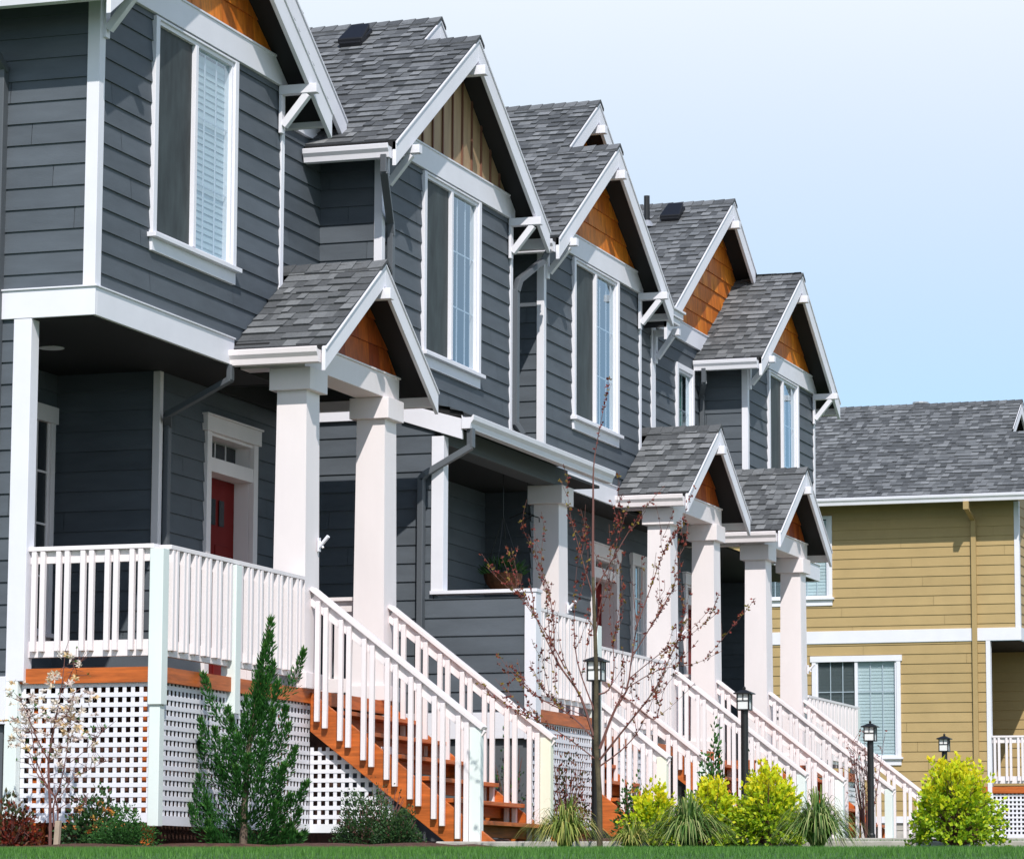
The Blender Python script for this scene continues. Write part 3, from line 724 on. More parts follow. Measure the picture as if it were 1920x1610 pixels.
# ---------------------------------------------------------------- U2
U2 = thing('townhouse', 'second grey townhouse, tan board-and-batten gable, long white gutter over its recessed porch', 'house', (-14, 33.5, gz(33.5)), ROWG)
w2, h2 = window(U2, XP(XB), 32.19, 33.94, 5.50, 7.36, seed=2, head=False, blind=None)
bay_upper(U2, 31.05, 35.0, [h2], 2, zlo=4.80)
gable_front(U2, XB, 31.02, 35.03, 33.02, 8.92, XF, 7.373, 12, kind='tan')
rf2, *_ = roofs(U2, None, 33.02, -1, 33.62, 8.92+.6*SL, 8.92, XF, XM, BK, 30.62, 35.42, 30.62, 36.0, 102, XW)
for yy in (31.12, 34.92): bracket(U2, yy, 7.33, XB+.02, XF+.07)
apex_beam(U2, XB+.02, XF+.09, 33.02, 8.57)
gutter('X', -12.62, XF-.045, 30.63, -1, 7.14).build('gutter', 'trim', U2, bevel=.002)
gutter('X', XW, XF-.045, 35.41, 1, 7.12).build('gutter', 'trim', U2, bevel=.002)
g = G(); siding(g, XP(XW), 35.0, 36.13, 4.86, 7.6); siding(g, YP(31.0), -12.7, -11.40, 1.76, 4.62)
siding(g, XP(-11.40), 31.0, 31.10, 1.76, 4.45)
siding(g, YP(31.0), -11.40, -10.44, 1.76, 2.86)
g.face([(-10.44, 31.0, 1.76), (-10.44, 31.12, 1.76), (-10.44, 31.12, 2.86), (-10.44, 31.0, 2.86)])
g.face([(-11.4, 31.12, 1.76), (-10.44, 31.12, 1.76), (-10.44, 31.12, 2.86), (-11.4, 31.12, 2.86)])
siding(g, XP(-13.0), 31.1, 37.05, 1.8, 4.63)
g.build('lower_wall', 'siding', U2)
g = G(); g.box(-11.415, -11.29, 30.965, 31.10, 2.936, 4.44); g.build('corner_post', 'trim', U2, bevel=.003)
g = G(); g.box(-10.455, -10.34, 30.96, 31.12, 1.5, 2.90); g.build('corner_board', 'trim', U2, bevel=.003)
g = G(); g.box(-11.42, -10.33, 30.95, 31.13, 2.901, 2.935); g.build('wall_cap', 'trim', U2, bevel=.003)
g = G(); g.box(-12.69, -11.72, 30.955, 30.998, 4.625, 4.775)
g.prism([(-11.721, 30.955, 4.775), (-11.10, 30.955, 4.60), (-11.10, 30.955, 4.40), (-11.721, 30.955, 4.60)], (0, .04, 0)); g.build('band_board', 'trim', U2, bevel=.003)
g = G(); g.box(-12.7, -10.34, 30.97, 31.03, 1.51, 1.759); g.build('skirt_board', 'trim', U2, bevel=.003)
g = G(); g.box(-12.7, -10.42, 31.03, 31.1, .2, 1.509); g.build('foundation', 'corner', U2)
# shed roof
g = G(); rr = random.Random(5)
nC = 7; za_, zb_ = 4.655, 4.92
for k in range(nC):
    xa, xb_ = -11.08-(.94*k/nC), -11.08-(.94*(k+1)/nC); z0_, z1_ = za_+(zb_-za_)*k/nC, za_+(zb_-za_)*(k+1)/nC; y = 30.93
    while y < 35.5:
        y2 = min(35.5, y+rr.uniform(.13, .33)); t = rr.random()*.8; h = rr.choice((.012, .024))
        g.face([(xa, y, z0_+h), (xa, y2, z0_+h), (xb_, y2, z1_+h*.3), (xb_, y, z1_+h*.3)], t); g.face([(xa, y, z0_), (xa, y2, z0_), (xa, y2, z0_+h), (xa, y, z0_+h)], 0); y = y2
sr = g.build('porch_roof', 'shingle', U2)
g = G(); g.prism([(-11.08, 30.96, 4.65), (-12.0, 30.96, 4.915), (-12.0, 30.96, 4.70), (-11.08, 30.96, 4.625)], (0, 4.24, 0)); g.build('soffit', 'soffit', sr)
gutter('Y', 30.94, 35.6, -11.10, 1, 4.50).build('gutter', 'trim', sr, bevel=.002)
g = G(); g.box(-11.62, -11.38, 31.15, 35.15, 4.40, 4.60); g.build('beam', 'corner', sr, bevel=.004)
ceiling(U2, -13.0, -11.6, 31.05, 37.0)
deck(U2, -13.0, -11.35, 31.14, 37.0); deck(U2, -11.349, -10.40, 31.14, 33.16)
c3 = column(U2, -11.64, -11.36, 34.77, 35.07, 1.80, 4.40); flag_bracket(c3, -11.34, 35.02, 3.10)
rail_span(U2, (-10.44, 31.16), (-10.44, 33.02), 2.775, (1, 0), start=.10)
g = G(); g.box(-10.52, -10.37, 33.02, 33.16, 1.55, 2.74); g.build('corner_post', 'post', U2, bevel=.005)
lattice(U2, XP(-10.44), 31.14, 33.10, .72, 1.68)
for b_ in (31.2, 32.9): g = G(); g.box(-10.56, -10.48, b_, b_+.1, .4, 1.68); g.build('deck_post', 'orange', U2)
stairs(U2, -11.35, 33.2, 34.95, 1.80, gz(34)+.05)
stair_rail(U2, -11.34, -9.72, 33.30, 2.70, .775, -1, 'postyellow', gz(33.3)); stair_rail(U2, -11.34, -9.74, 34.95, 2.70, .775, -1, 'post', gz(35))
rail_span(U2, (-11.40, 35.08), (-11.40, 38.98), 2.775, (1, 0), start=.10)
downspout(U2, [(-11.78, 30.56, 7.16), (-11.78, 30.56, 7.0), (-11.94, 31.16, 6.62), (-11.945, 31.20, 6.5), (-11.945, 31.20, 5.0)], .075, .06)
downspout(U2, [(-11.72, 35.5, 7.12), (-11.78, 35.48, 7.0), (-11.93, 35.1, 6.72), (-11.95, 35.06, 6.6), (-11.95, 35.06, 5.12), (-11.90, 35.12, 5.02)], .085, .06)
downspout(U2, [(-11.03, 31.02, 4.50), (-11.03, 31.02, 4.33), (-11.46, 30.92, 4.07), (-11.50, 30.92, 4.02), (-11.50, 30.92, .8)], .09, .06)

# ---------------------------------------------------------------- U3
U3 = thing('townhouse', 'third grey townhouse, cedar-gabled, its column porch partly behind the bare young tree', 'house', (-14, 39.5, gz(39.5)), ROWG)
w3, h3 = window(U3, XP(XB), 37.18, 38.96, 5.50, 7.36, seed=4, head=False, blind=None)
bay_upper(U3, 36.13, 39.9, [h3], 3)
gable_front(U3, XB, 36.10, 39.93, 38.01, 8.82, XF, 7.373, 13)
rf3, *_ = roofs(U3, None, 38.01, -1, 39.31, 8.82+1.3*SL, 8.82, XF, XM, BK, 35.75, 40.32, 35.75, 42.2, 103, XW)
g = G(); cedar_gable(g, XW+.004, 36.3, 42.3, 7.69, 39.31, 9.62, SL, 23); g.build('gable_panel', 'cedar', U3)
for yy in (36.20, 39.83): bracket(U3, yy, 7.33, XB+.02, XF+.07)
apex_beam(U3, XB+.02, XF+.09, 38.01, 8.47)
apex_beam(U3, XW+.02, XM+.09, 39.31, 9.34)
gutter('X', -12.62, XF-.045, 35.76, -1, 7.14).build('gutter', 'trim', U3, bevel=.002)
gutter('X', XW, XF-.045, 40.31, 1, 7.12).build('gutter', 'trim', U3, bevel=.002)
g = G(); siding(g, XP(XW), 39.9, 42.6, 4.86, 7.55)
siding(g, YP(37.05), -13.0, -12.45, 1.8, 4.63)
wl, hl = window(U3, XP(-12.45), 40.98, 41.62, 2.45, 4.28, kind='plain', blind='blind', head='cross', seed=9, trim='porch')
siding(g, XP(-12.45), 37.05, 42.5, 1.8, 4.63, [(39.4, 40.36, 1.8, 4.25), hl]); g.build('lower_wall', 'siding', U3)
entry_door(U3, -12.45, 39.34, 40.42, 1.8, 4.28)
g = G(); g.box(XB+.001, XB+.0345, 36.60, 38.90, 4.632, 4.862); g.box(XB-.6, XB+.0345, 36.10, 36.128, 4.632, 4.862); g.box(XB-.02, XB+.05, 36.12, 38.90, 4.8622, 4.876); g.build('belly_band', 'trim', U3, bevel=.003)
ceiling(U3, -13, XB, 37.0, 42.6); ceiling(U3, XB+.0005, -11.62, 39.0, 41.6, 4.80)
deck(U3, -12.5, -11.35, 37.02, 41.30)
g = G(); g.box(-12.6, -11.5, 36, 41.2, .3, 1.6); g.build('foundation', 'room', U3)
c4 = column(U3, -11.64, -11.36, 39.05, 39.35, 1.80, 4.622); c5 = column(U3, -11.64, -11.36, 40.98, 41.28, 1.80, 4.622); flag_bracket(c4, -11.34, 39.3, 3.10)
porch_roof(U3, 38.91, 41.73, 40.32, 5.75, -11.09, XB, XW, 141, 39.05, 41.36)
stairs(U3, -11.35, 39.2, 41.12, 1.80, gz(40)+.05)
stair_rail(U3, -11.34, -9.76, 39.20, 2.70, .775, -1, 'post', gz(39.2)); stair_rail(U3, -11.34, -9.76, 41.10, 2.70, .775, -1, 'post', gz(41.1))
rail_span(U3, (-12.43, 41.2), (-11.66, 41.2), 2.775, (0, 1), start=.06)
lattice(U3, XP(-11.395), 37.0, 39.1, .75, 1.685)
# ---------------------------------------------------------------- U4
U4 = thing('townhouse', 'last grey townhouse of the row, with black vent pipe and green-curtained upper window', 'house', (-14, 46, gz(46)), ROWG)
w4, h4 = window(U4, XP(XB), 46.09, 47.80, 5.50, 7.36, seed=6, head=False, blind=None)
bay_upper(U4, 45.0, 48.8, [h4], 4)
gable_front(U4, XB, 44.97, 48.83, 46.9, 8.82, XF, 7.373, 14)
rf4, *_ = roofs(U4, None, 46.9, 1, 45.6, 8.82+1.3*SL, 8.82, XF, XM, BK, 44.62, 49.18, 42.25, 49.18, 104, XW)
for yy in (45.07, 48.73): bracket(U4, yy, 7.33, XB+.02, XF+.07)
apex_beam(U4, XB+.02, XF+.09, 46.9, 8.47); apex_beam(U4, XW+.02, XM+.09, 45.6, 9.34)
gutter('X', -12.62, XF-.045, 44.63, -1, 7.14).build('gutter', 'trim', U4, bevel=.002)
gutter('X', BK, XF-.045, 49.17, 1, 7.12).build('gutter', 'trim', U4, bevel=.002)
g = G()
wm, hm = window(U4, XP(XW), 43.71, 44.56, 5.55, 7.14, kind='hung', blind='curtain', seed=8)
siding(g, XP(XW), 42.58, 45.0, 4.86, 7.46, [hm]); siding(g, YP(42.58), -20, XW, 4.86, 7.46); g.build('main_wall', 'siding', U4)
g = G(); corner_board(g, XW, 42.58, 4.87, 7.46, w=.16); g.build('corner_board', 'trim', U4, bevel=.003)
g = G(); g.box(XW, XW+.046, 42.56, 45.4, 7.463, 7.70); g.box(XW, XW+.058, 42.56, 45.4, 7.7005, 7.718); g.build('header_board', 'trim', U4, bevel=.003)
g = G(); cedar_gable(g, XW+.004, 42.3, 48.6, 7.72, 45.6, 9.62, SL, 24); g.build('gable_panel', 'cedar', U4)
# boxed eave return with bracket at the left foot of the main gable
g = G(); g.box(XW+.05, XM+.08, 42.15, 42.75, 7.52, 7.60); g.box(XW+.05, XM+.05, 42.2, 42.70, 7.44, 7.519); g.box(XW+.05, XM+.11, 42.12, 42.78, 7.6005, 7.63); g.build('eave_return', 'trim', U4, bevel=.004)
bracket(U4, 42.68, 7.36, XW+.03, XM+.05)
g = G(); g.box(XB+.001, XB+.0345, 46.1, 48.98, 4.632, 4.862); g.box(XB-.6, XB+.0345, 48.98, 49.0, 4.632, 4.862); g.box(XB-.02, XB+.05, 46.1, 49.0, 4.8622, 4.876); g.build('belly_band', 'trim', U4, bevel=.003)
ceiling(U4, -13.72, XB, 42.6, 48.8); ceiling(U4, XB+.0005, -11.62, 43.4, 46.1, 4.80)
g = G(); siding(g, XP(-12.45), 42.5, 45.2, 1.8, 4.63, [(43.46, 44.44, 1.8, 4.25)]); siding(g, XP(-13.7), 45.2, 48.8, 1.8, 4.63); siding(g, YP(48.78), -20, -12.75, 1.8, 4.63); g.build('lower_wall', 'siding', U4)
entry_door(U4, -12.45, 43.40, 44.50, 1.8, 4.28)
g = G(); g.box(-12.86, -12.74, 48.70, 48.80, 1.8, 4.62); g.build('corner_post', 'trim', U4, bevel=.004)
deck(U4, -13.68, -11.35, 43.45, 48.85)
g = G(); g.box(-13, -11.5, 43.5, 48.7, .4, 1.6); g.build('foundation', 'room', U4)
c6 = column(U4, -11.64, -11.36, 43.53, 43.83, 1.80, 4.622); c7 = column(U4, -11.64, -11.36, 45.40, 45.70, 1.80, 4.622); flag_bracket(c7, -11.34, 45.7, 3.12)
porch_roof(U4, 43.30, 46.10, 44.70, 5.75, -11.09, XW, XB, 151, 43.48, 45.80)
stairs(U4, -11.35, 43.66, 45.55, 1.80, gz(44.5)+.05)
stair_rail(U4, -11.34, -9.72, 43.66, 2.70, .775, -1, 'post', gz(43.6)); stair_rail(U4, -11.34, -9.70, 45.52, 2.70, .775, -1, 'porch', gz(45.5))
rail_span(U4, (-11.40, 45.74), (-11.40, 48.78), 2.775, (1, 0), start=.06); rail_span(U4, (-12.7, 48.76), (-11.45, 48.76), 2.775, (0, 1), start=.06)
g = G(); g.box(-11.47, -11.34, 48.70, 48.83, 1.4, 2.76); g.build('corner_post', 'post', U4, bevel=.004)
lattice(U4, XP(-11.395), 45.7, 48.8, .85, 1.685)
downspout(U4, [(-12.48, 44.57, 7.16), (-12.48, 44.57, 6.98), (-12.60, 44.85, 6.86), (-12.6, 44.9, 6.8), (-12.6, 44.9, 5.0)], .075, .06)

# roof fittings
def roof_vent(root, x, y, z, w=.36):
    g = G(); sl = SL
    hw_ = w*.45; q = [(x-w/2, y-.17, z-.17*sl+.01), (x+w/2, y-.17, z-.17*sl+.01), (x+w/2, y+.17, z+.17*sl+.01), (x-w/2, y+.17, z+.17*sl+.01)]
    g.prism(q, (0, -.03, .05)); 
    q = [(x-w/2-.015, y-.18, z-.17*sl+.05), (x+w/2+.015, y-.18, z-.17*sl+.05), (x+w/2-.02, y+.13, z+.12*sl+.09), (x-w/2+.02, y+.13, z+.12*sl+.09)]
    g.prism(q, (0, -.015, .055)); return g.build('roof_vent', 'ventm', root, bevel=.012)
def shared_z(ridge, bz, y): return bz-(ridge-y)*SL
roof_vent(rf2, -13.13, 33.20, shared_z(33.02, 8.92, 33.02)+.18*SL, .25)
roof_vent(rf4, -13.10, 45.22, 8.82+1.3*SL-(45.6-45.22)*SL, .26)
zp = 8.82+1.3*SL-(45.6-45.0)*SL
g = G(); g.tube([(-13.42, 45.0, zp-.05), (-13.42, 45.0, zp+.42)], .042, 12); pp = g.build('vent_pipe', 'black', rf4, smooth=False)
g = G(); g.tube([(-13.42, 45.0, zp-.03), (-13.42, 45.0, zp+.07)], [.14, .05], 14); g.build('flashing', 'lead', pp)

# ================================================================== YELLOW HOUSE
YH = thing('ochre_house', 'ochre yellow house with white trim and a big dark shingle roof, at the far right', 'house', (-14, 65, gz(62)))
Y0 = 62.0; XY = -11.42
hb = []
wa, ha = window(YH, YP(Y0), -15.30, -13.63, 2.60, 4.44, kind='double', seed=21, head=False); hb.append(ha)
wb, hbb = window(YH, YP(Y0), -16.3, -14.90, 5.56, 7.08, kind='double', seed=22, head=False); hb.append(hbb)
g = G(); pbox(g, YP(Y0), -15.33, -13.60, 4.36, 4.47, 0, .05); g.build('window_head', 'trim', YH, bevel=.003)
g = G(); q = G()
# blinds in both halves of the lower window: extra slats behind the dark half come with the screen
g = G(); siding(g, YP(Y0), -26, XY, 4.93, 7.30, hb, phase=.02); siding(g, YP(Y0), -26, -12.04, 1.5, 4.70, hb, phase=.02)
siding(g, XP(XY), Y0, 66, 4.93, 7.5, phase=.02)
siding(g, YP(64.9), -13.1, -11.6, 2.05, 4.70, phase=.02); siding(g, XP(-13.1), Y0, 64.9, 2.05, 4.70, phase=.02); siding(g, XP(-11.6), 64.9, 68, 2.05, 4.7, phase=.02)
g.build('wall', 'ysiding', YH)
g = G(); g.box(-26, XY+.034, Y0-.034, Y0-.001, 4.702, 4.932); g.box(XY+.001, XY+.0345, Y0-.0005, 68, 4.702, 4.932); g.build('belly_band', 'trim', YH, bevel=.003)
g = G(); corner_board(g, XY, Y0, 4.934, 7.24, w=.07); g.build('corner_board', 'trim', YH, bevel=.003)
g = G(); g.box(-12.04, -11.96, Y0-.03, Y0+.1, 1.9, 4.70); g.build('corner_post', 'trim', YH, bevel=.003)
g = G(); g.box(-11.64, -11.55, 64.86, 64.99, 2.05, 4.7); g.build('corner_board', 'trim', YH, bevel=.003)
g = G(); g.box(-13.1, XY, Y0+.01, 68, 4.69, 4.70); g.build('porch_ceiling', 'soffit', YH)
rs = G()
XYF = XY+.32; XYM = -11.80; r_ = 64.35; zb0 = 7.36+(r_-61.45)*SL
def yspan(z): return (-26, XYF if z < 9.05 else XYM)
zr_ = 9.48
shingle_slope(rs, 61.45, 7.34, 1, SL, zr_, lambda z: (-26, XYF if z < 8.75 else XYM), 201)
ridge_caps(rs, 61.45+(zr_-7.34)/SL, zr_, -26, XYM+.02, SL, 203)
yrf = rs.build('roof', 'shingle', YH)
g = G(); yr_ = 61.45+(zr_-7.34)/SL; slab(g, 61.45, 7.34, yr_, zr_, -26, XYM); slab(g, 61.45, 7.34, 61.45+1.41/SL, 8.75, XYM, XYF); slab(g, yr_+3, zr_-2, yr_, zr_, -26, XYM-.01); g.build('soffit', 'soffit', yrf)
g = G(); rake_board(g, 61.45, 7.34, 61.45+1.41/SL, 8.75, XYF); rake_board(g, 61.45+1.5/SL, 8.84, yr_, zr_, XYM); rake_board(g, yr_+3, zr_-2, yr_, zr_, XYM); g.build('rake_board', 'trim', yrf, bevel=.003)
gutter('X', -26, XYF-.045, 61.46, -1, 7.20).build('gutter', 'trim', yrf, bevel=.002)
g = G(); g.tube([(-13.87, yr_+.5, zr_-.5), (-13.87, yr_+.5, zr_+.10)], .09, 12); g.tube([(-13.87, yr_+.5, zr_+.10), (-13.87, yr_+.5, zr_+.13)], .16, 12); g.build('chimney_cap', 'lead', yrf)
g = G(); g.box(-12.30, -12.20, 61.34, 61.42, 7.05, 7.20); g.bar((-12.25, 61.4, 7.08), (-12.24, 61.93, 6.93), .08, .06); g.box(-12.28, -12.19, 61.92, 61.98, 1.4, 6.95); g.build('downspout', 'ysiding', YH, bevel=.004)
g = G(); siding(g, YP(Y0+.02), -26, -12.04, 1.0, 1.49, phase=.02); g.build('foundation', 'concrete', YH)
g = G(); g.box(-26, -12.04, Y0-.03, Y0+.01, 1.40, 1.52); g.build('skirt_board', 'trim', YH)
deck(YH, -13.1, -10.6, Y0-.02, 66, z=2.05)
rail_span(YH, (-11.95, Y0+.02), (-10.7, Y0+.02), 2.97, (0, -1), start=.05, zb=.80)
lattice(YH, YP(Y0+.03), -11.98, -10.6, 1.16, 1.92); 
g = G(); g.box(-12.04, -11.95, Y0-.02, Y0+.08, 1.05, 1.93); g.build('lower_post', 'post', YH)
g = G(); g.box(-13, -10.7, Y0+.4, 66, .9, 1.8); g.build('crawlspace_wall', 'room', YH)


# ================================================================== POST LAMPS
def lamp(x, y, h, label, k=1.0):
    z0 = gz(y); t = thing('post_lamp', label, 'lamp', (x, y, z0), 'black post lamps along the front walks')
    g = G(); g.tube([(x, y, z0-.05), (x, y, z0+.10), (x, y, z0+.12), (x, y, z0+h-.27*k)], [.055*k, .055*k, .044*k, .042*k], 14); g.build('post', 'black', t)
    zb = z0+h-.27*k; hw = .066*k; hh = .18*k; g = G()
    g.box(x-hw-.008, x+hw+.008, y-hw-.008, y+hw+.008, zb, zb+.012)
    for sx in (-1, 1):
        for sy in (-1, 1): g.box(x+sx*hw-.007, x+sx*hw+.007, y+sy*hw-.007, y+sy*hw+.007, zb+.012, zb+hh)
    for s in (-1, 1):
        g.box(x-hw, x+hw, y+s*hw-.005, y+s*hw+.005, zb+hh*.56, zb+hh*.56+.010); g.box(x+s*hw-.005, x+s*hw+.005, y-hw, y+hw, zb+hh*.56, zb+hh*.56+.010)
        g.box(x-.005, x+.005, y+s*hw-.0045, y+s*hw+.0045, zb+hh*.56, zb+hh); g.box(x+s*hw-.0045, x+s*hw+.0045, y-.005, y+.005, zb+hh*.56, zb+hh)
    c = [(x-hw-.035*k, y-hw-.035*k, zb+hh), (x+hw+.035*k, y-hw-.035*k, zb+hh), (x+hw+.035*k, y+hw+.035*k, zb+hh), (x-hw-.035*k, y+hw+.035*k, zb+hh)]
    top = [(x-.018, y-.018, zb+hh+.05*k), (x+.018, y-.018, zb+hh+.05*k), (x+.018, y+.018, zb+hh+.05*k), (x-.018, y+.018, zb+hh+.05*k)]
    c2 = [(a, b, d+.012) for a, b, d in c]
    g.face(c[::-1]); g.face(top)
    for i in range(4): j = (i+1) % 4; g.face([c[i], c[j], c2[j], c2[i]]); g.face([c2[i], c2[j], top[j], top[i]])
    g.tube([(x, y, zb+hh+.045*k), (x, y, zb+hh+.07*k), (x, y, zb+hh+.09*k)], [.012, .018, .004], 8)
    g.build('lantern_frame', 'black', t)
    g = G(); g.box(x-hw+.004, x+hw-.004, y-hw+.004, y+hw-.004, zb+.013, zb+hh-.002); g.build('lantern_glass', 'lampglass', t)
lamp(-9.56, 30.4, 1.76, 'black post lamp directly behind the bare young tree', 1.0)
lamp(-9.72, 36.3, 1.70, 'tall black post lamp between the dark leafy shrub and the middle golden bush', .98)
lamp(-9.72, 42.4, 1.53, 'black post lamp rising behind the pale-edged grass tuft right of the middle golden bush', .98)
lamp(-10.35, 50.0, 1.60, 'black post lamp showing only its lantern above the rightmost golden bush', 1.0)

# ================================================================== PLANTS
def leaf(g, p, d, ln, wd, tone, m=None, rr=R, fold=.3):
    p = Vector(p); d = Vector(d).normalized()
    s = d.cross(Vector((rr.uniform(-1, 1), rr.uniform(-1, 1), rr.uniform(-1, 1))))
    if s.length < 1e-3: s = d.orthogonal()
    s.normalize(); n = d.cross(s)
    g.face([p, p+d*ln*.45+s*wd/2+n*ln*fold*.2, p+d*ln, p+d*ln*.45-s*wd/2+n*ln*fold*.2], tone, m)
def rv(rr): 
    a = rr.uniform(0, 2*PI); z = rr.uniform(-1, 1); q = math.sqrt(1-z*z); return Vector((q*math.cos(a), q*math.sin(a), z))
def curve(pts, n):      # smooth sampling of a polyline
    P = [Vector(p) for p in pts]; out = []
    if len(P) == 2: return [P[0].lerp(P[1], i/(n-1)) for i in range(n)]
    for i in range(n):
        t = i/(n-1)*(len(P)-1); k = min(int(t), len(P)-2); u = t-k
        p0 = P[max(k-1, 0)]; p1 = P[k]; p2 = P[k+1]; p3 = P[min(k+2, len(P)-1)]
        out.append(.5*((2*p1)+(-p0+p2)*u+(2*p0-5*p1+4*p2-p3)*u*u+(-p0+3*p1-3*p2+p3)*u**3))
    return out

# ---- juniper in front of the lattice
def juniper():
    rr = random.Random(31); bx, by = -10.95, 25.42; bz = gz(by)
    t = thing('juniper', 'tall feathery green juniper standing in front of the white lattice of the nearest porch', 'conifer', (bx, by, bz))
    tk = G(); tp = curve([(bx, by, bz-.03), (bx+.02, by, bz+.6), (bx+.09, by, bz+1.2), (bx+.20, by, bz+1.80)], 10)
    tk.tube(tp, [.03*(1-i/10)+.004 for i in range(10)], 7); tk.build('trunk', 'bark', t)
    g = G()
    tips = [(.54, 0, .52), (-.46, 0, .50), (.46, .05, .30), (-.42, -.1, .34), (.40, -.12, .66), (-.34, -.12, 1.02), (.21, 0, 1.83), (.50, 0, 1.57), (-.37, 0, 1.40), (.36, .05, .98), (-.42, .05, .86), (-.40, .0, .58), (.40, 0, .42), (.33, 0, .62), (-.36, .1, .28), (.30, .1, .25), (-.15, 0, 1.12), (.05, -.1, 1.2), (.33, .05, 1.12), (.28, 0, 1.33),
            (.12, 0, 1.45), (.18, -.03, 1.62), (.10, 0, 1.28), (.24, 0, 1.48), (.0, 0, 1.05), (.12, .05, 1.18), (.16, 0, 1.36), (.20, 0, 1.70), (-.28, .1, .72), (-.22, -.1, .95), (.22, -.15, .85), (.44, 0, .80)]
    for k in range(28):
        a = rr.uniform(0, 2*PI); hh = .10+1.0*rr.random()**1.5; r_ = (.50*(1-hh/1.6))*rr.uniform(.75, 1.12); tips.append((math.cos(a)*r_+.08*hh, math.sin(a)*r_, hh))
    for (tx, ty, tz) in tips:
        s0 = max(.03, tz*.72-.10); k0 = min(s0/1.8, .95)*9; base = tp[min(9, int(k0))]
        tip = Vector((bx+tx, by+ty, bz+tz)); Ln = (tip-base).length; d0 = (tip-base)
        pts = curve([base, base+d0*.6+Vector((d0.x*.12, d0.y*.12, -.06*min(1, Ln*2))), tip], 12)
        n = int(430*Ln)+60
        for i in range(n):
            u = .12+.88*rr.random()**.75; q = pts[min(11, int(u*11))].lerp(pts[min(11, int(u*11)+1)], u*11-int(u*11))
            rad = .115*math.sin(PI*min(1, .12+u*.88))**.7*(1-.85*u)+.004
            dd = (pts[min(11, int(u*11)+1)]-pts[max(0, int(u*11)-1)]).normalized()
            o = rv(rr); q = q+o*rad*rr.random()**.5
            d = (dd*1.0+o*.9+Vector((0, 0, .35))).normalized()
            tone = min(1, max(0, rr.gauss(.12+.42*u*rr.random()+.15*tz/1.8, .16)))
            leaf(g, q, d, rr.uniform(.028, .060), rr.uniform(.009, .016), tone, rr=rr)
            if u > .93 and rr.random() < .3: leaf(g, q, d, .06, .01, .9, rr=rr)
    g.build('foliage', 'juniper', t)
juniper()

